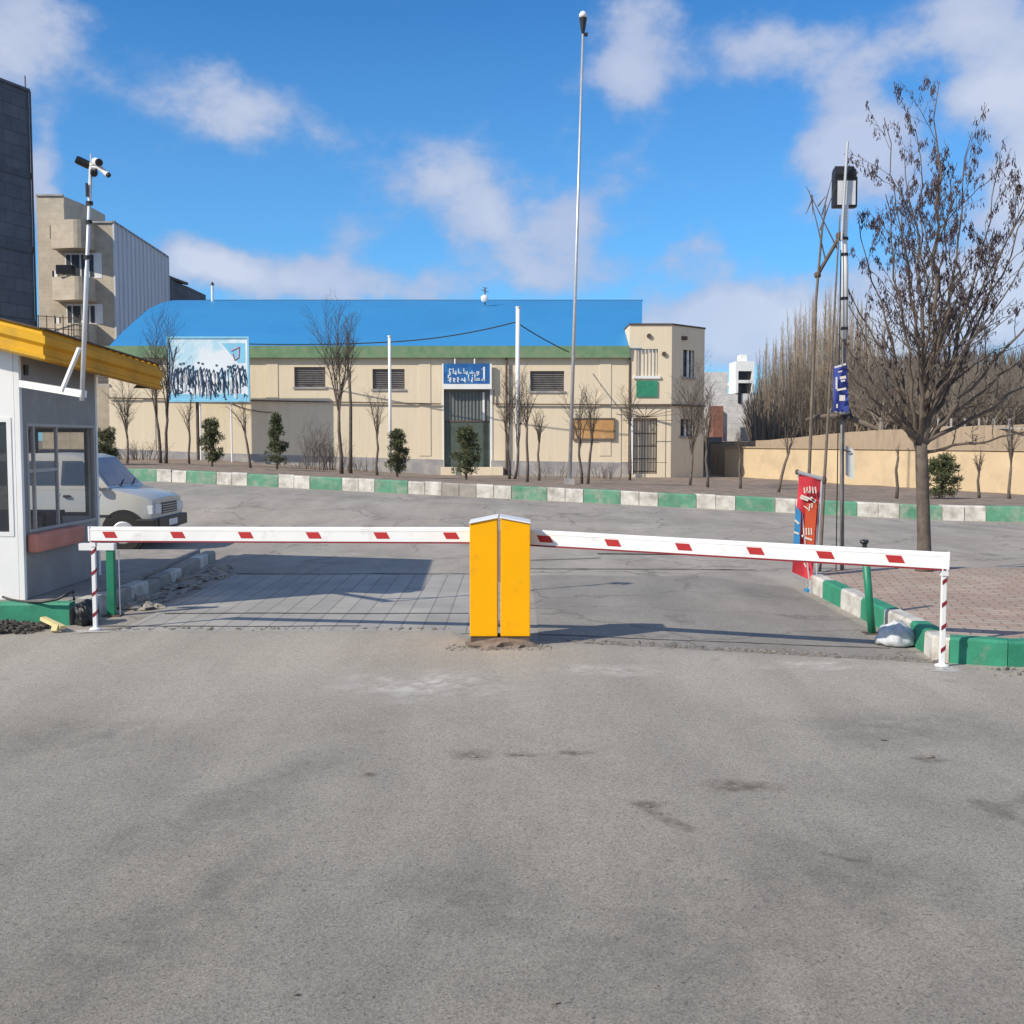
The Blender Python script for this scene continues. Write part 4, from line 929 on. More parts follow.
for i, (x0, x1, z0, z1) in enumerate(topen):
    if i == 0:
        f = window_x(TY + .12, x0 + .01, x1 - .01, z0 + .01, z1 - .01, [x0 + .25, x0 + .5], [], m_wing, m_frame, 'window', tw, e=.04)
        mb = MB(); mb.box((x0 - .12, TY - .07, z0 - .1), (x1 + .1, TY - .002, z0)); obj('sill', mb, m_frame, f)
        mb = MB()
        for k in range(6): xx = x0 + .06 + (x1 - x0 - .12) * k / 5; mb.box((xx - .012, TY + .02, z0 + .001), (xx + .012, TY + .044, z1 - .001))
        obj('bar', mb, m_white, f)
        mb = MB(); mb.box((x0, TY + .145, z0 + .05), (x1 - .35, TY + .15, z1 - .05)); 
    else:
        mb = MB(); mb.box((x0 + .01, TY + .14, z0), (x1 - .01, TY + .18, z1 - .01)); d2 = obj('door', mb, m_ddark, tw)
        mb = MB()
        for k in range(9): xx = x0 + .04 + (x1 - x0 - .08) * k / 8; mb.box((xx - .012, TY + .06, z0), (xx + .012, TY + .08, z1 - .02))
        for k in range(5): zz = z0 + .1 + (z1 - z0 - .2) * k / 4; mb.box((x0 + .015, TY + .082, zz - .015), (x1 - .015, TY + .095, zz + .015))
        obj('door_grille', mb, m_rust, d2)
        mb = MB(); mb.box((x0 - .09, TY - .02, z0), (x0, TY - .002, z1 + .05)); obj('door_frame', mb, m_frame, tw)
        # iron canopy: fan of rods
        mb = MB()
        for k in range(9): a = R(15 + 150 * k / 8); mb.bar((x0 + .45, TY - .03, z1 + .02), (x0 + .45 + 1.2 * math.cos(a), TY - .55, z1 + .02 + .45 * math.sin(a)), .02)
        for xx in (x0 - .5, x1 + .25): mb.bar((xx, TY - .6, z0 - .2), (xx, TY - .6, z1 + .35), .025)
        mb.bar((x0 - .5, TY - .6, z1 - .1), (x1 + .5, TY - .6, z1 - .1), .02); mb.bar((x0 - .5, TY - .6, z0 + .45), (x1 + .3, TY - .6, z0 + .45), .02)
        obj('iron_canopy', mb, m_rust, tw)
for i, (u0, u1, z0, z1) in enumerate(cop):
    mb = MB(); CB(mb, u0 + .005, u1 - .005, z0 + .005, z1 - .005, -.14, -.16); f = obj('window', mb, m_ddark, tw)
    mb = MB(); um = (u0 + u1) / 2; CB(mb, um + .02, um + .12, z0 + .01, z1 - .01, -.08, -.13); CB(mb, u1 - .07, u1 - .01, z0 + .01, z1 - .01, -.08, -.13); obj('frame', mb, m_frame, f)
    mb = MB(); CB(mb, u0 - .06, u1 + .06, z0 - .08, z0 - .002, .08, .002); obj('sill', mb, m_base, f)
mb = MB(); mb.box((HXp(636, TY), TY - .05, HZp(640, 397, TY)), (HXp(657, TY), TY - .01, HZp(640, 381, TY))); obj('green_panel', mb, m_green, tw)
for (px, py) in ((649, 336), (664, 354)): 
    p = P(px, py, TY); mb = MB(); mb.tube([(p.x, TY - .01, p.z), (p.x, TY - .07, p.z)], .09, 10); obj('vent', mb, m_rust, tw)
q = cpt(.75, HZp(687, 337, TY), .02); mb = MB(); mb.box((q.x - .12, q.y - .1, q.z - .07), (q.x + .12, q.y, q.z + .07)); obj('vent', mb, m_rust, tw)

# ------------------------------------------------------------ billboard
BYd = 40.3; bp0 = P(168, 402, BYd); bp1 = P(249, 336.5, BYd)
bb = thing('billboard', 'white and pale blue billboard painted with a crowd of dark figures', 'billboard', ((bp0.x + bp1.x) / 2, BYd, vz(-11, BYd)))
mb = MB(); mb.box((bp0.x + .06, BYd, bp0.z + .06), (bp1.x - .06, BYd + .05, bp1.z - .06)); pn = obj('panel', mb, m_bill, bb)
mb = MB(); x0, x1, z0, z1 = bp0.x, bp1.x, bp0.z, bp1.z; e = .07
mb.box((x0, BYd - .03, z0), (x1, BYd + .06, z0 + e)); mb.box((x0, BYd - .03, z1 - e), (x1, BYd + .06, z1)); mb.box((x0, BYd - .03, z0 + e), (x0 + e, BYd + .06, z1 - e)); mb.box((x1 - e, BYd - .03, z0 + e), (x1, BYd + .06, z1 - e)); obj('frame', mb, m_lblue, bb)
# painted figures and marks (flat paint slightly proud of the panel)
r = random.Random(31); mbd = MB(); mbw = MB(); mbb = MB(); W_ = x1 - x0; H_ = z1 - z0; yp = BYd - .006
def U(u, v): return (x0 + W_ * u, yp, z0 + H_ * v)
def stroke(mb, pts, th, dy=0): mb.tube([(p_[0], yp + dy, p_[2]) for p_ in pts], th, 4)
mbb.quad(*[(a, yp + .002, c) for (a, _, c) in (U(.86, .6), U(.95, .6), U(.95, .9), U(.66, .9))])
mbb.quad(*[(a, yp + .002, c) for (a, _, c) in (U(.03, .02), U(.97, .02), U(.97, .12), U(.03, .12))])
def fig(u, v, s, lean):
    w0 = .012 + .01 * r.random()
    pts = [U(u, v), U(u + lean * .4, v - s * .4), U(u + lean, v - s)]
    stroke(mbd, pts, W_ * w0 * .4); 
    stroke(mbd, [U(u, v), U(u - .03 * s * 4, v - s * .35)], W_ * .0045)
    stroke(mbd, [U(u + lean * .4, v - s * .4), U(u + lean * .4 + .04, v - s * .8)], W_ * .007)
for k in range(30):
    u = .10 + .86 * (k + r.random() * .6) / 30; v = .5 + .04 * math.sin(u * 9) + r.uniform(-.03, .06)
    fig(u, v, r.uniform(.25, .42), r.uniform(-.02, .05))
for k in range(16): u = .1 + .84 * r.random(); v = r.uniform(.1, .35); fig(u, v, r.uniform(.06, .14), r.uniform(-.03, .03))
for (u, v) in ((.16, .58), (.2, .59), (.38, .60), (.43, .585), (.6, .56), (.27, .55), (.74, .54), (.9, .5), (.82, .56)): p = U(u, v); mbd.box((p[0] - .04, yp - .004, p[2] - .035), (p[0] + .04, yp + .002, p[2] + .035))
for k in range(34): u = .1 + .85 * r.random(); v = r.uniform(.2, .5); stroke(mbw, [U(u, v), U(u + r.uniform(-.01, .02), v - .16)], W_ * .008, -.004)
a = [U(.07 + .07 * math.cos(t) + .07, .3 + .17 * math.sin(t)) for t in [i * .45 for i in range(13)]]; stroke(mbd, a, W_ * .009)
stroke(mbd, [U(.03, .9), U(.07, .6), U(.04, .3), U(.08, .1)], W_ * .006); stroke(mbd, [U(.12, .85), U(.07, .6)], W_ * .005)
obj('sky_panel', mbb, m_lblue, pn); obj('painted_figures', mbd, m_navy, pn); obj('white_marks', mbw, m_frame, pn)
mb = MB(); stroke(mb, [U(.78, .78), U(.88, .84), U(.87, .68), U(.82, .64), U(.8, .74)], W_ * .008); obj('pink_mark', mb, M('faded pink', (.6, .25, .28), .7), pn)
for px in (200, 231): 
    x = P(px, 440, BYd).x; mb = MB(); mb.tube([(x, BYd + .1, vz(x, BYd) - .1), (x, BYd + .1, z1 - .1)], .032, 8); obj('post', mb, m_frame, bb)
mb = MB(); x = P(196, 440, BYd).x; mb.tube([(x, BYd + .25, vz(x, BYd) - .1), (x, BYd + .25, z1 - .3)], .06, 8); obj('prop', mb, m_rust, bb)

# ------------------------------------------------------------ poles, cable
def pole(name, label, cat, pxb, pxt, pyt, Y, r0, r1, mat, n=10):
    b = P(pxb, 470, Y); b.z = vz(b.x, Y) - .1; t_ = P(pxt, pyt, Y); th = thing(name, label, cat, b)
    mb = MB(); mb.tube([b, b.lerp(t_, .5), t_], [r0, (r0 + r1) / 2, r1], n); obj('shaft', mb, mat, th, smoothf=True); return th, b, t_
th, b_, t_ = pole('pole', 'white painted pole standing left of the blue sign, in front of the louvred windows', 'pole', 390.5, 389.5, 337, 40, .06, .055, m_white)
mb = MB(); mb.tube([t_, t_ + Vector((0, 0, .05))], .075, 10); obj('cap', mb, m_white, th)
th, b_, t2_ = pole('pole', 'thick white painted pole right of the grey green hall door', 'pole', 517, 518, 308, 39, .08, .075, m_white)
mb = MB(); mb.tube([t2_, t2_ + Vector((0, 0, .05))], .09, 10); obj('cap', mb, m_white, th)
th, b_, t3_ = pole('street_lamp', 'very tall thin lamp post rising above everything in the middle of the verge', 'street lamp', 569.5, 583, 34, 29, .052, .03, m_galv)
mb = MB(); q = t3_; mb.tube([q, q + Vector((0, 0, .12)), q + Vector((0, 0, .40))], [.03, .06, .10], 12); obj('lamp_body', mb, m_black, th)
mb = MB(); mb.tube([q + Vector((0, 0, .401)), q + Vector((0, 0, .5)), q + Vector((0, 0, .56))], [.105, .10, .05], 14); obj('lamp_head', mb, m_white, th, smoothf=True)
mb = MB(); mb.box((q.x + .02, q.y - .08, q.z - .05), (q.x + .12, q.y + .04, q.z + .01)); obj('sensor', mb, m_black, th)
mb = MB(); bb0 = b_; mb.box((bb0.x - .13, bb0.y - .13, bb0.z), (bb0.x + .13, bb0.y + .13, bb0.z + .25)); obj('base', mb, m_base, th)
def sag(a, b, s, n=14): return [a.lerp(b, i / n) - Vector((0, 0, s * 4 * (i / n) * (1 - i / n))) for i in range(n + 1)]
cp0 = P(249, 344, 41); cp1 = P(390, 342, 40); cp2 = P(516, 322, 39); cp3 = P(569, 352, 41.4)
mb = MB(); mb.tube(sag(cp0, cp1, .05) + sag(cp1, cp2, .12)[1:] + sag(cp2, cp3, .05)[1:], .022, 5); tag(obj('cable', mb, m_black, origin=cp1), 'dark cable slung across the front of the blue roof', 'cable')

# ------------------------------------------------------------ left buildings
A = Vector((-24.6, 46.0, 0)); B = Vector((-22.3, 51.9, 0)); zt = P(30, 92, 51.9).z
db = thing('block_building', 'tall dark grey concrete block building cut by the left edge', 'building', (B.x, B.y, .5))
mb = MB(); A2 = Vector((-40, 46, 0)); B2 = Vector((-40, 55, 0)); Cc = Vector((-22.9, 55, 0)); A_ = Vector((-24.6, 46.0, 0))
poly = [(A_.x, A_.y, 0), (B.x, B.y, 0), (-24.6, 55, 0), (-40, 55, 0), (-40, 46, 0)]
mb.prism(poly, (0, 0, zt)); obj('wall', mb, m_dkblock, db)
mb = MB(); d_ = (B - A_).normalized(); 
m_band = M('dark concrete band', (.085, .09, .10), .85, .2, 2)
for h_ in (3.6, 7.0, 10.4, 13.8): mb = MB(); mb.bar(A_ + Vector((.02, 0, h_)), B + Vector((.02, 0, h_)), .06, .3); obj('floor_band', mb, m_band, db)
mb = MB(); mb.bar(A_ + Vector((0, 0, zt + .06)), B + Vector((0, 0, zt + .06)), .2, .12); obj('coping', mb, m_dkblock, db)
mb = MB(); mb.tube([B + Vector((-.1, -.1, zt)), B + Vector((-.1, -.1, zt + .7))], .03, 6); mb.tube([B + Vector((.08, -.05, 3)), B + Vector((.08, -.05, zt))], .05, 6); obj('pipe', mb, m_rust, db)

AY = 73.0
def ax(px, Y=AY): return P(px, 440, Y).x
def azz(py, Y=AY, px=80): return P(px, py, Y).z
ap = thing('apartment_building', 'beige apartment block with stacked rounded balconies and a pale ribbed side', 'building', (ax(80), AY, 0))
mb = MB()
xl, xs_, xr_ = ax(43), ax(70), ax(118); ztop = azz(223); ztow = azz(196)
cr = (ax(171.5, 87), 87)
# main body: trapezoid plan
mb.prism([(xs_ - .0, AY, -.5), (xr_ - .02, AY, -.5), (cr[0] - .06, cr[1], -.5), (xs_ - 5, cr[1], -.5)], (0, 0, ztop + .5))
mb.prism([(xl, AY - .01, -.5), (xs_ + .0, AY - .01, -.5), (xs_ + .0, AY + 6, -.5), (xl, AY + 6, -.5)], (0, 0, ztow + .5))
# stair tower side slab above roof
mb.prism([(xs_, AY + .02, ztop), (ax(100, 77), 76.5, ztop), (ax(100, 77), 79, ztop), (xs_, 79, ztop)], (0, 0, ztow - ztop - .01))
mb.prism([(ax(36), AY + 1, -.5), (xl, AY + 1, -.5), (xl, AY + 5, -.5), (ax(36), AY + 5, -.5)], (0, 0, azz(262) + .5))
obj('wall', mb, m_flatb, ap)
mb = MB(); mb.prism([(xr_, AY - .02, -.5), (cr[0], cr[1] - .02, -.5), (cr[0] - .04, cr[1] - .02, -.5), (xr_ - .02, AY, -.5)], (0, 0, ztop + .55)); 
d_ = Vector((cr[0] - xr_, cr[1] - AY, 0)); nn = Vector((d_.y, -d_.x, 0)).normalized()
for k in range(15):
    q = Vector((xr_, AY, 0)) + d_ * (k / 14); mb.bar(q + nn * .03 + Vector((0, 0, 0)), q + nn * .03 + Vector((0, 0, ztop + .08)), .10, .10)
obj('ribbed_side', mb, m_clad, ap)
mb = MB(); mb.bar((xs_, AY - .03, ztop + .05), (xr_, AY - .03, ztop + .05), .15, .12); mb.bar((xr_, AY, ztop + .12), (cr[0], cr[1], ztop + .12), .15, .1); mb.bar((xl, AY - .03, ztow + .04), (xs_, AY - .03, ztow + .04), .15, .1); obj('coping', mb, m_base, ap)
def balcony(pyt, pyb, px0, px1, solid_from):
    zt_, zb_ = azz(pyt), azz(pyb); a, b = ax(px0), ax(px1); mb = MB()
    pts = [(a, AY)] + [(a, AY - .9)] + [(b - .9 + .9 * math.sin(t), AY - 1.3 + (1 - math.cos(t)) * .8) for t in [i * math.pi / 2 / 6 for i in range(7)]] + [(b, AY)]
    mb.prism([(x, y, zb_) for (x, y) in pts], (0, 0, zt_ - zb_)); return mb
for (a, b) in ((224, 252), (280, 302), (322, 345)):
    pass
o = obj('balcony', balcony(223, 251, 62, 100, 0), m_flatb, ap)
o = obj('balcony', balcony(279, 302, 62, 100, 0), m_flatb, ap)
o = obj('balcony', balcony(325, 345, 62, 100, 0), m_flatb, ap)
for (pt, pb) in ((253, 278), (304, 324)):
    mb = MB(); mb.box((ax(70), AY - .02, azz(pb)), (ax(106), AY + .0, azz(pt))); f = obj('window', mb, m_frame, ap)
    mb = MB(); 
    for (a, b) in ((71, 75), (76.5, 84), (86, 92), (94, 98)): mb.box((ax(a), AY - .05, azz(pb - 1)), (ax(b), AY - .025, azz(pt + 2)))
    obj('pane', mb, m_wing, f)
mb = MB(); mb.box((ax(68.5), AY - 1.32, azz(277)), (ax(83.5), AY - .6, azz(268))); obj('balcony_opening', mb, m_ddark, ap)
for (a, b, c, d_) in ((56, 61, 225, 239), (57, 62, 271, 285), (58, 62.5, 317, 330)):
    mb = MB(); mb.box((ax(a), AY - .05, azz(d_)), (ax(b), AY - .015, azz(c))); f = obj('window', mb, m_ddark, ap)
    mb = MB(); mb.box((ax((a + b) / 2 - .3), AY - .08, azz(d_)), (ax(b) + .02, AY - .052, azz(c))); obj('frame', mb, m_frame, f)
mb = MB(); mb.box((ax(37), AY + .93, azz(310)), (ax(41.5), AY + .97, azz(290))); f = obj('window', mb, m_wing, ap)
# railings and clutter at the foot of the balconies
mb = MB()
for k in range(8): x = ax(44 + 8 * k); mb.bar((x, AY - 1.6, azz(345)), (x, AY - 1.6, azz(318)), .05)
mb.bar((ax(44), AY - 1.6, azz(318)), (ax(100), AY - 1.6, azz(322)), .05); mb.bar((ax(44), AY - 1.6, azz(330)), (ax(100), AY - 1.6, azz(333)), .05); obj('railing', mb, m_rust, ap)
q = thing('brick_building', 'low dark brick building seen just right of the ribbed apartment block', 'building', (ax(180, 95), 95, 0))
mb = MB(); mb.prism([(ax(170, 95), 95, 0), (ax(190, 99), 99, 0), (ax(190, 99), 105, 0), (ax(165, 95), 105, 0)], (0, 0, azz(283, 97))); mb.box((ax(168, 95), 95.2, 0), (ax(172, 95), 99, azz(275, 95))); obj('wall', mb, m_dkblock, q)
mb = MB(); mb.bar((ax(170, 95), 94.9, azz(276.5, 95)), (ax(190, 99), 98.9, azz(284, 99)), .3, .2); obj('parapet', mb, m_rust, q)

# ------------------------------------------------------------ white building behind
WY = 95.0
wb = thing('white_building', 'unfinished white building with dark openings beyond the lane', 'building', (ax(740, WY), WY, 0))
mb = MB(); X0, X1, X2 = ax(722, WY), ax(735, WY), ax(757, WY)
mb.box((X1, WY, azz(393, WY)), (ax(737.5, WY), WY + 3, azz(361, WY))); mb.box((ax(751, WY), WY, azz(393, WY)), (X2 - .3, WY + 3, azz(361, WY)))
mb.box((ax(737.5, WY), WY, azz(371, WY)), (ax(751, WY), WY + 3, azz(361, WY))); mb.box((ax(737.5, WY), WY, azz(383, WY)), (ax(751, WY), WY + 8, azz(380, WY))); mb.box((ax(737.5, WY), WY + 3, azz(393, WY)), (ax(751, WY), WY + 3.2, azz(371, WY)))
mb.box((X1 + .5, WY + .5, azz(361, WY)), (ax(747, WY), WY + 2, azz(354, WY)))
obj('upper_storey', mb, m_frame, wb)
mb = MB(); mb.box((ax(738, WY), WY + .5, azz(380, WY)), (ax(750.5, WY), WY + .6, azz(371, WY))); mb.box((ax(738, WY), WY + .5, azz(393, WY)), (ax(750.5, WY), WY + .6, azz(384, WY))); obj('opening', mb, m_ddark, wb)
mb = MB(); mb.box((X0, WY + .1, -1), (X2, WY + 8, azz(393.5, WY))); obj('block_wall', mb, m_wbrick, wb)
mb = MB(); mb.box((ax(737.5, WY), WY + .0, azz(403, WY)), (ax(740.5, WY), WY + .098, azz(385, WY))); obj('shaft', mb, m_ddark, wb)
wb2 = thing('low_building', 'pale low building half hidden behind the bare street tree near the corner', 'building', (ax(712, 85), 85, 0))
mb = MB(); mb.box((ax(703, 85), 85, -1), (ax(727, 85), 92, azz(372, 85))); obj('wall', mb, m_wbrick, wb2)
mb = MB(); mb.box((ax(713, 83), 83, -1), (ax(723, 83), 84.9, azz(406, 83))); obj('brick_bay', mb, m_redbk, wb2)
mb = MB(); mb.box((ax(703.5, 60), 60, -1), (ax(722, 60), 61, azz(437, 60))); tag(obj('gate', mb, m_louv, origin=(ax(712, 60), 60, 0)), 'dull grey metal gate across the lane right of the corner building', 'gate')
fb = thing('far_building', 'sunlit beige building glimpsed through the bare trees at right', 'building', (ax(960, 110), 110, 0))
mb = MB(); mb.box((ax(940, 110), 110, -1), (ax(968, 110), 118, azz(366, 110))); mb.box((ax(969, 110), 109, -1), (ax(981, 110), 118, azz(364, 109))); obj('wall', mb, m_flatb, fb)
mb = MB()
for pxx in (944, 950, 956, 962): 
    for pyy in (378, 392, 406): mb.box((ax(pxx, 110), 109.9, azz(pyy + 6, 110)), (ax(pxx + 3, 110), 109.97, azz(pyy, 110)))
obj('window', mb, m_ddark, fb)

# ------------------------------------------------------------ boundary wall at right
bw = thing('boundary_wall', 'long ochre rendered wall running behind the right side of the verge', 'wall', (12, 38, 0))
pA, pB, pC = Vector((8.7, 45, 0)), Vector((14.95, 32, 0)), Vector((22, 17, 0)); d1 = (pB - pA).normalized()
mb = MB(); up_ = 1.28
for (a, b) in ((pA, pB), (pB, pC)): d_ = (b - a).normalized(); nn = Vector((-d_.y, d_.x, 0)) * -1; 
mb.prism([pA + Vector((0, 0, -.6)), pC + Vector((0, 0, -.6)), pC + Vector((.3, .2, -.6)), pA + Vector((.3, .2, -.6))], (0, 0, up_ + .6)); obj('wall', mb, m_wall, bw)
mb = MB(); off = Vector((.02, 0.01, 0)); mb.bar(pA + Vector((.13, .08, up_ + .03)), pC + Vector((.13, .08, up_ + .03)), .42, .06); obj('coping', mb, m_mud, bw)
mw = thing('mud_wall', 'rough mud brick retaining wall rising behind the ochre wall', 'wall', (13, 40, 1))
mb = MB(); n_ = 60; a = pA + Vector((-.3, 1.6, 0)); c = pC + Vector((3, 1.2, 0)); vs = []
for k in range(n_ + 1):
    q = a.lerp(c, k / n_); pxq = 512 + F * q.x / q.y; top = interp([(720, 444), (790, 438), (860, 431), (1024, 424), (1400, 415)], pxq)
    zt_ = 1.6 + (440 - top) * q.y / F + .05 * mnoise.noise(Vector((k * .7, 0, 0)))
    vs += [(q.x, q.y, -.3), (q.x, q.y, zt_), (q.x + 5, q.y + 4, zt_ + .1)]
mb.add(vs, [(3 * i, 3 * i + 3, 3 * i + 4, 3 * i + 1) for i in range(n_)] + [(3 * i + 1, 3 * i + 4, 3 * i + 5, 3 * i + 2) for i in range(n_)]); obj('face', mb, m_mud, mw)
mb = MB()
for k in []:
    q = a.lerp(c, k / n_); mb.bar((q.x - .1, q.y - .06, 1.3), (q.x - .1, q.y - .06, vs[3 * k + 1][2] - .04), .09)

# rail above wall
rl = thing('railing', 'pale metal railing standing on the bank above the ochre wall', 'railing', P(980, 445, 36))
mb = MB(); mb.bar(P(938, 427, 38), P(1060, 429, 32), .05); obj('rail', mb, m_base, rl)
for k in range(9):
    mb = MB(); q = P(938, 427, 38).lerp(P(1060, 429, 32), k / 8); mb.bar(q + Vector((0, 0, .3)), q - Vector((0, 0, .9)), .05); obj('post', mb, m_base, rl)

# ------------------------------------------------------------ mast with floodlight, banners (right island)
mb_ = P(842, 572, 12.1); ms_ = thing('floodlight_mast', 'white steel mast carrying a black floodlight on the brick island', 'mast', (mb_.x, 12.1, .166))
top = P(846, 205, 12.1); b0 = Vector((mb_.x - .0, 12.1, .166)); mid = P(845, 330, 12.1)
mb = MB(); mb.tube([b0, P(842, 450, 12.1), mid], .024, 10); obj('lower_shaft', mb, m_dull, ms_, smoothf=True)
mb = MB(); mb.tube([mid + Vector((0, 0, -.1)), P(845, 265, 12.1), P(844, 240, 12.1), top], [.036, .036, .034, .03], 12); obj('upper_shaft', mb, m_white, ms_, smoothf=True)
mb = MB(); mb.tube([P(841.5, 240, 12.05), P(847.5, 142, 12.05)], .016, 8); obj('antenna_pipe', mb, m_galv, ms_)
mb = MB(); c = P(845, 188, 12.13); mb.box((c.x - .13, 12.1, c.z - .21), (c.x + .13, 12.2, c.z + .12)); fl = obj('floodlight', mb, m_black, ms_, bevel=.015)
mb = MB(); mb.box((c.x - .09, 12.092, c.z - .185), (c.x + .105, 12.098, c.z + .07)); obj('lens', mb, m_lamp, fl)
mb = MB(); c = P(845, 172, 12.13); mb.tube([(c.x - .115, 12.16, c.z - .03), (c.x + .115, 12.16, c.z - .03)], .075, 12); mb.tube([(c.x - .1, 12.16, c.z + .03), (c.x + .1, 12.16, c.z + .03)], .04, 12); obj('housing', mb, m_black, fl)
for py in (240, 256, 300, 330, 372): q = P(844.5, py, 12.1); mb = MB(); mb.tube([q, q + Vector((0, 0, .03))], .042, 10); obj('clamp', mb, m_black, ms_)
k0 = P(817.5, 275, 12.1); k1 = P(840, 236, 12.1)
mb = MB(); mb.tube([k0, k1], .02, 8); mb.blob(k0, (.04,) * 3, 1, .1, 8, 6); mb.blob(k1, (.05,) * 3, 1, .1, 8, 6); obj('strut', mb, m_rust, ms_)
mb = MB(); mb.tube([P(836, 572, 12.0), P(838.5, 400, 12.0), P(841, 250, 12.06)], .006, 6); obj('cable', mb, m_black, ms_)
# leaning timber pole of the banner
wp = thing('timber_pole', 'thin weathered timber pole leaning up to the mast strut', 'pole', (P(806, 590, 11.9).x, 11.9, .166))
mb = MB(); mb.tube([(P(806, 560, 12).x, 12.02, .166), P(812, 400, 12.05), P(816, 300, 12.08), P(822, 230, 12.1), P(826, 205, 12.1)], [.019, .018, .015, .012, .006], 8); obj('shaft', mb, m_wood2, wp)
mb = MB(); 
for (a, b) in (((826, 262), (809, 190)), ((838, 250), (806, 186)), ((820, 230), (836, 185)), ((822, 215), (832, 178)), ((812, 195), (813, 215)), ((818, 206), (826, 196)), ((812, 200), (806, 214))): mb.tube([P(*a, 12.1), P(*b, 12.1)], [.009, .003], 5)
obj('twig', mb, m_twig, wp)
# blue banner
bn = thing('banner', 'narrow dark blue cloth banner with white lettering tied to the mast', 'banner', P(842, 412, 11.98))
def cloth(pxs, pys, Y, nx, ny, amp, seed, mat, name, par, lean=None):
    mb = MB(); vs = []
    for j in range(ny + 1):
        for i in range(nx + 1):
            u = i / nx; v = j / ny
            l = pxs[0] + (pxs[2] - pxs[0]) * v; rr_ = pxs[1] + (pxs[3] - pxs[1]) * v
            pt = pys[0] + (pys[1] - pys[0]) * u; pb = pys[2] + (pys[3] - pys[2]) * u
            q = P(l + (rr_ - l) * u, pt + (pb - pt) * v, Y + amp * math.sin(u * 5 + v * 4 + seed) + amp * mnoise.noise(Vector((u * 4, v * 6, seed)))); vs.append(q)
    mb.add(vs, [(j * (nx + 1) + i, (j + 1) * (nx + 1) + i, (j + 1) * (nx + 1) + i + 1, j * (nx + 1) + i + 1) for j in range(ny) for i in range(nx)])
    return obj(name, mb, mat, par, smoothf=True)
cl_ = cloth((833.5, 847, 833, 849), (366, 363, 411, 412), 11.95, 8, 16, .012, 1, m_banblue, 'cloth', bn)
mb = MB()
def pbar(mb, a, b, th, Y, up=(0, 1, 0)): mb.bar(P(*a, Y), P(*b, Y), th, .004, up=up)
for (a, b, th) in (((840, 378), (846, 377), .03), ((841, 381), (845, 380.5), .02), ((836.5, 377), (836.5, 389), .018), ((837, 390), (846, 388.5), .022), ((839.5, 398), (845, 398), .06), ((837, 404), (837, 408), .015), ((838, 372), (842, 371), .014), ((834.5, 367.5), (846, 364), .02)): pbar(mb, a, b, th, 11.915)
obj('lettering', mb, m_cream, cl_)
mb = MB(); q = P(842, 413, 12.0); mb.tube([P(830, 411, 12), P(843, 413, 11.98), P(849, 412, 12)], .022, 8); obj('bottom_rod', mb, m_base, bn)
cr_ = thing('timber_crossbar', 'dark timber branch fixed crosswise under the blue banner', 'timber', P(843, 418, 12)); mb = MB(); mb.tube([P(806, 420, 12.12), P(818, 417, 12.12), P(832, 416, 12.1), P(850, 418, 12.08), P(878, 429, 12.0)], [.02, .026, .03, .034, .022], 8); obj('beam', mb, m_wood2, cr_); mb = MB(); mb.tube([P(846, 411, 12.05), P(849, 419, 12.03)], .05, 8); obj('binding', mb, m_black, cr_)
# hanging grey sheet on the mast (back of a small plate)
sp = thing('metal_plate', 'small curled grey plate strapped to the mast below the blue banner', 'plate', P(849, 478, 12.0)); mb = MB(); vs = []
for j in range(5):
    for i in range(5): vs.append(P(845.5 + 8.5 * i / 4, 445 + 5 * i / 4 + 30 * j / 4, 12.05 + .03 * math.sin(i * .8)))
mb.add(vs, [(j * 5 + i, (j + 1) * 5 + i, (j + 1) * 5 + i + 1, j * 5 + i + 1) for j in range(4) for i in range(4)]); obj('sheet', mb, M('dull grey sheet', (.42, .45, .45), .5, .15, 8), sp, smoothf=True)
mb = MB(); mb.tube([P(843, 450, 12.05), P(851, 452, 12.05)], .008, 6); obj('strap', mb, m_rust, sp)
# red banner with stand
DB = 11.55
rbn = thing('banner', 'tall red cloth banner with white and cream lettering in a slim frame at the kerb', 'banner', (P(805, 590, DB).x, DB, .0))
cl_ = cloth((799, 821, 792, 812), (474, 478, 572, 581), DB, 8, 20, .012, 2, m_banred, 'cloth', rbn)
mb = MB(); q = [P(806, 503, DB - .034), P(817, 503, DB - .034), P(813.5, 556, DB - .034), P(803, 552, DB - .034)]; mb.quad(*q); obj('orange_field', mb, m_banor, cl_)
mb = MB(); q = [P(796, 506, DB - .034), P(801, 512, DB - .034), P(799.5, 546, DB - .034), P(793, 546, DB - .034)]; mb.quad(*q); obj('blue_edge', mb, m_bancy, cl_)
mb = MB(); r = random.Random(6)
def ps(a, b, th): pbar(mb, a, b, th, DB - .038)
for k in range(5): x = 804 + 2.8 * k; ps((x, 486 + r.random() * 2), (x + .8, 492.5 + r.random()), .012)
ps((801, 495.5), (816, 501), .02); ps((800, 497.5), (808, 500.5), .02); ps((811, 497), (815, 502.5), .02); ps((806, 491), (811, 493), .012)
ps((804, 506), (808, 509), .012); ps((810, 504), (809, 511), .012); ps((812, 503), (812, 508), .012)
for k in range(4): x = 803.5 + 2.6 * k; ps((x, 528), (x + .3, 535), .012)
ps((803, 537), (812, 540), .02); ps((802, 535), (804, 538), .02)
ps((795, 520), (799, 524), .02); ps((794, 532), (799, 534), .02); ps((804, 563), (806, 567), .014)
obj('lettering', mb, m_cream, cl_)
mb = MB(); mb.tube([P(822, 478, DB), (P(815, 600, DB).x, DB, .0)], .012, 8); mb.tube([P(824.5, 478, DB + .05), (P(818, 590, DB).x, DB + .3, .166)], .012, 8); mb.tube([P(797, 472, DB), P(826, 480, DB)], .02, 8); mb.tube([P(793, 575, DB), P(812, 583, DB)], .008, 6)
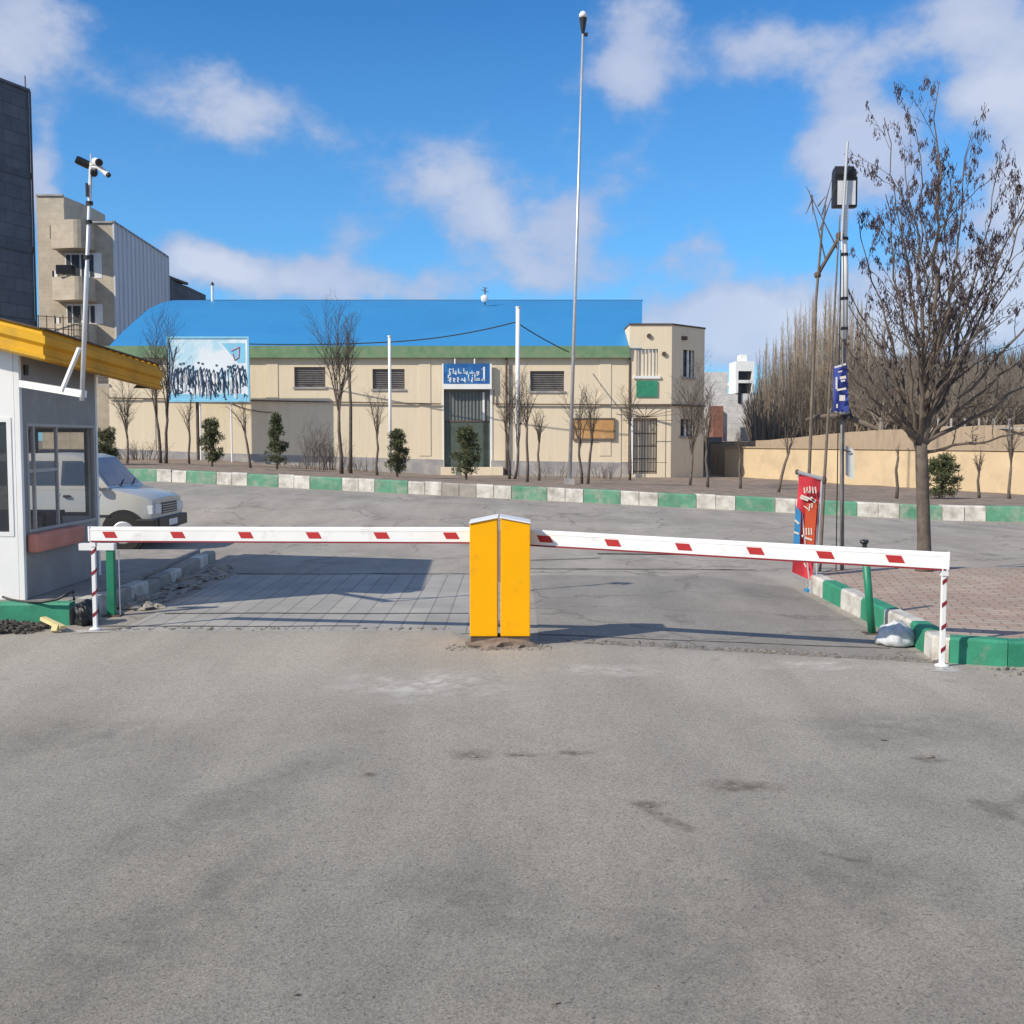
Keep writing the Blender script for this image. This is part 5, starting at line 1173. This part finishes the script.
mb.tube([P(798, 474, DB + .05), (P(808, 590, DB).x, DB - .1, .0)], .008, 6); obj('frame', mb, m_galv, rbn)
mb = MB(); mb.blob(P(824, 480, DB), (.03, .03, .045), 1, .1, 8, 6); obj('clamp', mb, m_rust, rbn)
mb = MB(); mb.blob(P(797, 472, DB), (.022, .02, .03), 1, .1, 8, 6); obj('clamp', mb, m_rust, rbn)
mb = MB(); mb.box((P(812, 590, DB).x - .07, DB - .05, .0), (P(812, 590, DB).x + .12, DB + .05, .03)); obj('foot', mb, m_bancy, rbn)
wp2 = thing('timber_pole', 'slender timber post rising behind the right edge of the red banner', 'pole', (P(822, 575, 11.8).x, 11.9, .166)); mb = MB(); mb.tube([(P(820, 560, 11.9).x, 11.9, .166), P(824.5, 478, 11.9), P(829, 400, 11.95), P(835, 300, 12.0), P(840, 215, 12.05)], [.018, .017, .014, .011, .006], 8); obj('shaft', mb, m_wood2, wp2)

# ------------------------------------------------------------ trees
def limb(br, tw, p0, p1, r0, r1, rng, lvl, sway=.12, n=9, up=.35, dens=1.0, twl=.5, store=None, maxl=3):
    p0 = Vector(p0); p1 = Vector(p1); Ln = (p1 - p0).length
    c = p0.lerp(p1, .5) + Vector((0, 0, -Ln * up * .25 if False else Ln * up * .0))
    side = Vector((rng.uniform(-1, 1), rng.uniform(-1, 1), rng.uniform(-.3, .3))) * Ln * sway
    ctrl = p0 + Vector((0, 0, 1)) * Ln * up * .5 + (p1 - p0) * .3 + side * .6
    pts = []; rad = []
    for i in range(n + 1):
        t = i / n; q = p0 * (1 - t) ** 2 + ctrl * 2 * t * (1 - t) + p1 * t * t
        j = Ln * .012 * (0 if i in (0,) else 1); q = q + Vector((rng.uniform(-j, j), rng.uniform(-j, j), rng.uniform(-j, j)))
        pts.append(q); rad.append(r0 + (r1 - r0) * t ** .8)
    (br if lvl < 2 else tw).tube(pts, rad, 7 if lvl == 0 else 5 if lvl == 1 else 3, cap=False)
    if store is not None: store.append((pts[-1], (pts[-1] - pts[-2]).normalized(), lvl)); 
    if store is not None and lvl >= 1:
        for i in range(n // 2, n): store.append((pts[i], (pts[i] - pts[i - 1]).normalized(), lvl))
    if lvl >= maxl: return
    cnt = int(round(dens * (5, 5, 3)[min(lvl, 2)] * (Ln / (1.2, .6, .3)[min(lvl, 2)]) ** .6))
    for k in range(cnt):
        t = .22 + .75 * (k + rng.random()) / cnt; i = min(n - 1, int(t * n)); q = pts[i].lerp(pts[i + 1], t * n - i); d = (pts[i + 1] - pts[i]).normalized()
        out = Vector((rng.uniform(-1, 1), rng.uniform(-1, 1), rng.uniform(-.5, .6))); out = (out - d * out.dot(d)).normalized()
        dd = (d * .75 + out * .75 + Vector((0, 0, .3))).normalized(); ll = Ln * (twl * (1.05 - .6 * t)) * rng.uniform(.6, 1.1)
        rr_ = max(rad[i] * .5, .0025)
        limb(br, tw, q, q + dd * ll, rr_, max(rr_ * .35, .0016), rng, lvl + 1, sway, max(3, n - 3), .15, dens, twl, store, maxl)
def bare_tree(name, label, cat, px, pytop, Y, spreadpx, forkpy=None, r0=None, seed=1, nl=6, dens=1.0, lean=0, group=None, bark=None, twig=None, stems=1, base=None, maxl=3, minr=.006, up=.6):
    rng = random.Random(seed); b = P(px, 470, Y); b.z = base if base is not None else vz(b.x, Y) - .05
    topz = P(px, pytop, Y).z; Hh = topz - b.z; sp = spreadpx * Y / F / 2; r0 = r0 or max(.03, Hh * .013)
    fz = P(px, forkpy, Y).z if forkpy else b.z + Hh * .4
    root = thing(name, label, cat, b, group); tr = MB(); br = MB(); tw = MB()
    for s in range(stems):
        bb_ = b + Vector(((s - (stems - 1) / 2) * .16, rng.uniform(-.1, .1), 0)); f_ = Vector((bb_.x + lean * (fz - b.z) + (s - (stems - 1) / 2) * .2, Y, fz - rng.random() * .2))
        tr.tube([bb_, bb_.lerp(f_, .3) + Vector((rng.uniform(-.03, .03), 0, 0)), bb_.lerp(f_, .7) + Vector((rng.uniform(-.04, .04), 0, 0)), f_], [r0 * 1.25, r0, r0 * .9, r0 * .75], 8)
        for k in range(nl):
            a = 2 * math.pi * (k + rng.random() * .7) / nl; q = rng.uniform(.25, 1); hh = rng.uniform(.6, 1.0) if k else 1.0
            if k == 0: q = .15
            tgt = Vector((f_.x + lean * (topz - fz) + math.cos(a) * sp * q, Y + math.sin(a) * sp * q * .8, f_.z + (topz - f_.z) * hh))
            st_ = bb_.lerp(f_, rng.uniform(.8, 1.0))
            limb(br, tw, st_, tgt, r0 * .5, minr * .6, rng, 1, .08, 8, up, dens, .42, None, maxl)
    obj('trunk', tr, bark or m_bark, root, smoothf=True); br.add(tw.v, tw.f); cr = obj('crown', br, twig or m_twig, root)
    return root
V = [  # px, top, Y, spread, fork, label, stems, nl, lean
    (128, 372, 34, 56, 432, 'bare young tree right behind the guard booth, left of the billboard', 1, 8, 0),
    (163, 318, 35, 40, 415, 'tall bare double stemmed tree at the left edge of the billboard', 2, 5, 0),
    (190, 395, 36, 40, 425, 'small bare tree under the left half of the billboard', 1, 6, 0),
    (250, 398, 33, 40, 428, 'bare tree leaning left just right of the billboard', 1, 5, -.12),
    (341, 305, 31, 56, 405, 'tallest bare tree in front of the hall, between the two louvred windows', 1, 7, -.02),
    (350, 318, 33, 26, 372, 'thin bare tree with a dark straight stem beside the tallest bare tree', 1, 4, 0),
    (377, 388, 33, 36, 430, 'slight bare sapling just left of the left white pole', 1, 6, 0),
    (512, 372, 34, 26, 440, 'bare multi stemmed sapling close to the left side of the thick white pole', 2, 5, .02),
    (527, 384, 30, 36, 418, 'bare sapling just right of the thick white pole', 1, 6, 0),
    (539, 408, 33, 24, 440, 'short bushy bare sapling between the thick white pole and the lamp post', 1, 7, 0),
    (585, 388, 30, 48, 440, 'bare double stemmed sapling in front of the orange notice board', 2, 6, .01),
    (630, 380, 36, 40, 432, 'bare sapling in front of the dark barred door of the corner building', 1, 5, 0),
    (690, 362, 32, 62, 447, 'bushy bare tree in front of the shaded side of the corner building', 1, 10, .06),
    (707, 385, 30, 46, 440, 'bare tree with a pale slim trunk just beyond the corner building', 1, 7, 0),
    (740, 432, 30, 26, 458, 'stunted sapling in the gap between the corner building and the ochre wall', 1, 6, 0),
    (779, 420, 27, 30, 450, 'leaning bare sapling in front of the left part of the ochre wall', 1, 4, .22),
    (898, 444, 26, 10, 452, 'cut down tree stub standing left of the round evergreen bush', 1, 3, 0),
    (979, 450, 27, 26, 472, 'pruned small tree before the ochre wall, right of the round evergreen bush', 1, 7, 0),
    (1011, 424, 26, 30, 465, 'thin bare tree before the ochre wall at the right edge', 1, 5, 0),
]
for i, (px, top_, Y, sp, fk, lab, stm, nl, ln) in enumerate(V):
    bare_tree('bare_tree', lab, 'tree', px, top_, Y, sp, fk, seed=100 + i, nl=nl, lean=ln, stems=stm, dens=1.5, group='bare trees along the verge', r0=.038 if fk > 400 and top_ > 350 else .052, bark=m_bark if i % 3 else m_wood2)
# low bare scrub by the hall
def shrub(px, w_px, top_, Y, lab, seed, n=26):
    rng = random.Random(seed); b = P(px, 470, Y); b.z = vz(b.x, Y) - .03; hz_ = P(px, top_, Y).z - b.z; wd = w_px * Y / F / 2; mb = MB()
    for k in range(n):
        a = rng.uniform(0, 6.28); o_ = Vector((math.cos(a) * wd * .8 * rng.random(), math.sin(a) * .3, 0)); q = b + o_
        limb(mb, mb, q, q + Vector((o_.x * .5 + rng.uniform(-.15, .15), rng.uniform(-.2, .2), hz_ * rng.uniform(.5, 1))), .012, .003, rng, 1, .1, 5, .3, 1.1, .5, None, 3)
    th = thing('bare_shrub', lab, 'shrub', b, 'bare shrubs at the foot of the hall'); obj('stems', mb, m_twigg if seed % 2 else m_twig, th)
shrub(316, 34, 414, 36, 'spiky bare shrub between two evergreens in the billboard shadow', 1, 22)
shrub(332, 44, 440, 38, 'low tangle of bare shrub left of the tallest bare tree', 2, 26)
shrub(365, 44, 455, 39, 'very low bare shrub against the plinth right of the tallest bare tree', 3, 18)
shrub(140, 70, 440, 39, 'wide low brown shrub beyond the bonnet of the car', 4, 40)
shrub(556, 50, 462, 38, 'low dry weeds against the plinth left of the notice board', 5, 20)
shrub(605, 50, 462, 38, 'low dry weeds against the plinth under the notice board', 6, 20)
shrub(300, 60, 455, 39, 'low dry scrub behind the narrow evergreen', 7, 22)
# evergreens
def evergreen(px, top_, Y, wpx, lab, seed, shape='cone', low=.16, n=4200, clumps=60):
    rng = random.Random(seed); b = P(px, 470, Y); b.z = vz(b.x, Y) - .03; Hh = P(px, top_, Y).z - b.z; W2 = wpx * Y / F / 2
    root = thing('evergreen_bush', lab, 'bush', b, 'small evergreens along the verge'); tr = MB(); tr.tube([b, b + Vector((.02, 0, Hh * .5)), b + Vector((0, 0, Hh * .92))], [.04, .03, .008], 7); 
    mb = MB(); cl = []
    for k in range(clumps):
        t = low + (1 - low) * rng.random() ** .85
        if shape == 'cone': rr_ = W2 * (1.12 - t) * min(1, (t - low + .12) * 5)
        elif shape == 'round': rr_ = W2 * math.sqrt(max(.02, 1 - ((t - .5) / .52) ** 2))
        else: rr_ = W2 * (.55 + .5 * rng.random()) * (1.1 - abs(t - .55) * 1.3)
        a = rng.uniform(0, 6.28); q = math.sqrt(rng.random()) * rr_
        c_ = b + Vector((math.cos(a) * q, math.sin(a) * q, Hh * t)); cl.append(c_); tr.tube([b + Vector((0, 0, Hh * t * .75)), c_], [.012, .005], 4)
    per = n // clumps
    for c_ in cl:
        s = W2 * rng.uniform(.14, .30)
        for k in range(per):
            d = Vector((rng.gauss(0, 1), rng.gauss(0, 1), rng.gauss(0, .9))); d.normalize(); q = c_ + d * s * rng.random() ** .4
            ax_ = (d + Vector((rng.uniform(-.5, .5), rng.uniform(-.5, .5), .4))).normalized(); sd = ax_.cross(Vector((rng.uniform(-1, 1), rng.uniform(-1, 1), rng.uniform(-1, 1)))).normalized()
            l_ = .07 * rng.uniform(.6, 1.3); w_ = l_ * .16
            mb.add([q - sd * w_, q + sd * w_, q + ax_ * l_ + sd * w_ * .4, q + ax_ * l_ - sd * w_ * .4], [(0, 1, 2, 3)])
    obj('trunk', tr, m_bark, root); obj('crown', mb, m_pine, root)
evergreen(107, 430, 33, 30, 'dark evergreen bush half hidden behind the corner of the booth', 1, 'open')
evergreen(212, 421, 33, 26, 'loose evergreen bush below the billboard', 2, 'open')
evergreen(277, 415, 33, 27, 'tall narrow topped evergreen in the shadow cast by the billboard', 3, 'cone')
evergreen(397, 432, 31, 22, 'compact oval evergreen beside the left white pole', 4, 'round')
evergreen(466, 430, 31, 28, 'round evergreen bush in front of the grey green hall door', 5, 'round')
evergreen(942, 457, 26, 32, 'round evergreen bush before the ochre wall behind the ash tree', 6, 'round', n=4200, clumps=70, low=.08)
# big ash tree on the brick island
def ash():
    rng = random.Random(77); Y = 12.0; b = P(924, 575, Y); b.z = .16
    root = thing('ash_tree', 'large bare tree with hanging brown seed clusters on the brick island', 'tree', b); tr = MB(); br = MB(); tw = MB(); store = []
    fk = P(921, 447, Y)
    tr.tube([b - Vector((0,0,.02)), b + Vector((0, 0, .06)), P(924, 540, Y), P(923, 500, Y), P(922, 470, Y), fk + Vector((0, 0, .03))], [.11, .082, .072, .068, .068, .062], 14)
    T = [(938, 82, 0, .040), (905, 150, .5, .03), (972, 130, -.4, .032), (886, 195, -.5, .028), (846, 300, .2, .024), (840, 365, -.6, .024), (858, 215, .4, .026), (1060, 130, .2, .024), (1040, 185, .6, .032), (1085, 260, -.3, .032), (1110, 340, .4, .03),
         (836, 335, -.3, .03), (838, 395, .5, .024), (846, 285, .3, .026), (1035, 180, .3, .026), (1100, 300, .1, .03), (884, 118, -.2, .018), (990, 240, .9, .028), (940, 200, -.9, .03), (915, 130, .8, .026), (1040, 240, -.9, .026), (880, 300, 1.0, .024), (1000, 170, .2, .028), (955, 160, 1.1, .026), (1090, 420, .2, .022), (895, 180, -1.1, .024)]
    for k, (px, py, dy, r_) in enumerate(T):
        st_ = fk + Vector((rng.uniform(-.03, .03), rng.uniform(-.03, .03), rng.uniform(-.08, .12)))
        limb(br, tw, st_, P(px, py, Y + dy), r_, .004, rng, 0, .07, 14, .2 if abs(px - 924) < 60 else .0, 1.15, .36, store, 3)
    t_ = obj('trunk', tr, m_bark, root, smoothf=True); br.add(tw.v, tw.f); cr = obj('crown', br, m_twig, root)
    sd = MB(); seeds = 0
    for (q, d, lv) in store:
        zrel = (q.z - 1.6) / 4
        pr = .24 if q.z > 3.7 else .15 if q.z > 3.0 else .05 if q.z > 2.4 else .01
        if rng.random() > pr * (1 if lv >= 2 else .5): continue
        nn = rng.randint(2, 6); L_ = rng.uniform(.04, .10)
        for k in range(nn):
            a = rng.uniform(0, 6.28); dv_ = Vector((math.cos(a) * .35, math.sin(a) * .35, -1)).normalized(); o_ = q + Vector((rng.uniform(-.02, .02), rng.uniform(-.02, .02), -rng.random() * L_)); s_ = dv_.cross(Vector((math.cos(a * 3), math.sin(a * 3), .2))).normalized() * .0042
            l_ = rng.uniform(.025, .045); sd.add([o_ - s_, o_ + s_, o_ + dv_ * l_ + s_ * 1.2, o_ + dv_ * l_ - s_ * 1.2], [(0, 1, 2, 3)])
    obj('seed_clusters', sd, m_seed, cr)
    print('ash verts', len(br.v), len(sd.v))
ash()
# poplars: a few meshes, many copies
protos = []
for s in range(5):
    rng = random.Random(500 + s); root = thing('poplar_tree', 'slender leafless poplar in the tall row behind the ochre wall', 'tree', (0, 0, 0), 'poplars behind the ochre wall'); tr = MB(); br = MB()
    Hh = 9.0; tp_ = Vector((rng.uniform(-.3, .3), rng.uniform(-.3, .3), Hh)); tr.tube([Vector((0, 0, 0)), tp_ * .35 + Vector((rng.uniform(-.1, .1), 0, 0)), tp_ * .7 + Vector((rng.uniform(-.12, .12), 0, 0)), tp_], [.06, .048, .028, .006], 6)
    for k in range(30):
        t = .12 + .82 * (k + rng.random()) / 30; q = tp_ * t; a = rng.uniform(0, 6.28); ll = (1.15 - t) * rng.uniform(1.4, 3.0); o_ = Vector((math.cos(a), math.sin(a), 0)) * ll * rng.uniform(.1, .22)
        limb(br, br, q, q + o_ + Vector((0, 0, ll)), .013 * (1.2 - t), .003, rng, 1, .05, 5, .2, .85, .5, None, 3)
    obj('trunk', tr, m_twigl, root); obj('crown', br, m_twigl, root); protos.append(root)
rng = random.Random(9); first = set()
def put(proto, loc, rz, sc, **k):
    if proto not in first:
        first.add(proto); proto.location = loc; proto.rotation_euler = (0, 0, rz); proto.scale = (sc[0], sc[0], sc[1]); return proto
    return dup(proto, loc, rz, (sc[0], sc[0], sc[1]), **k)
for k in range(150):
    px = 758 + 122 * (k + rng.random()) / 150; Y = rng.uniform(50, 66)
    tpy = interp([(755, 352), (775, 330), (800, 300), (830, 285), (860, 300), (880, 320)], px) + rng.uniform(-6, 42)
    x = P(px, 440, Y).x; zt_ = P(px, tpy, Y).z; put(protos[k % 5], (x, Y, .4), rng.uniform(0, 6.28), (rng.uniform(.8, 1.1), (zt_ - .4) / 9.0))
# bare woodland further right
wprotos = []
for s in range(4):
    rng2 = random.Random(700 + s); root = thing('woodland_tree', 'leafless tree in the brown thicket above the bank at right', 'tree', (0, 0, 0), 'leafless trees in the thicket at right'); tr = MB(); br = MB()
    tr.tube([Vector((0, 0, 0)), Vector((.1, 0, 1.2)), Vector((0, 0, 2.2))], [.12, .1, .08], 7)
    for k in range(9):
        a = 2 * math.pi * k / 9 + rng2.random(); q = Vector((0, 0, rng2.uniform(1, 2.2))); tgt = Vector((math.cos(a) * rng2.uniform(.6, 2.2), math.sin(a) * rng2.uniform(.6, 2.2), rng2.uniform(3.5, 6.5)))
        limb(br, br, q, tgt, .035, .006, rng2, 0, .1, 7, .5, 1.1, .42, None, 2)
    obj('trunk', tr, m_twigg, root); obj('crown', br, m_twigg, root); wprotos.append(root)
rng = random.Random(19)
for k in range(110):
    px = 850 + 250 * (k + rng.random()) / 110; Y = rng.uniform(40, 70); tpy = rng.uniform(330, 385); x = P(px, 440, Y).x
    put(wprotos[k % 4], (x, Y, .9), rng.uniform(0, 6.28), (rng.uniform(.8, 1.2), (P(px, tpy, Y).z - .9) / 6.3))
# undergrowth mass behind the wall
rng = random.Random(23); mb = MB()
for k in range(5200):
    px = rng.uniform(752, 1060); Y = rng.uniform(46, 75); q = P(px, 440, Y); q.z = rng.uniform(.6, 1.5); h_ = rng.uniform(1.0, 3.6) if px > 860 else rng.uniform(.8, 4.0); a = rng.uniform(-.5, .5)
    mb.tube([q, q + Vector((a * .3, rng.uniform(-.2, .2), h_ * .5)), q + Vector((a, rng.uniform(-.4, .4), h_))], [.028, .02, .006], 3, cap=False)
tag(obj('undergrowth', mb, m_twigg), 'dense leafless undergrowth filling the bank behind the walls', 'undergrowth', kind='stuff')
# bank the trees stand on
mb = MB(); mb.prism([(10, 47, 0), (16, 36, 0), (60, 20, 0), (90, 120, 0), (10, 120, 0)], (0, 0, 1.5)); struct('bank', mb, m_soil)
# distant thicket silhouette at far right / left to close the horizon
rng = random.Random(29); mb = MB()
for k in range(5000):
    px = rng.uniform(752, 1120); Y = rng.uniform(80, 100); q = P(px, 440, Y); q.z = .5; h_ = (P(px, interp([(752, 400), (860, 360), (1120, 345)], px), Y).z - .5) * rng.uniform(.6, 1.05)
    mb.tube([q, q + Vector((rng.uniform(-.5, .5), 0, h_ * .5)), q + Vector((rng.uniform(-1.2, 1.2), 0, h_))], [.11, .08, .02], 3, cap=False)
tag(obj('distant_wood', mb, m_twigg), 'far leafless wood closing the view at right', 'wood', kind='stuff')
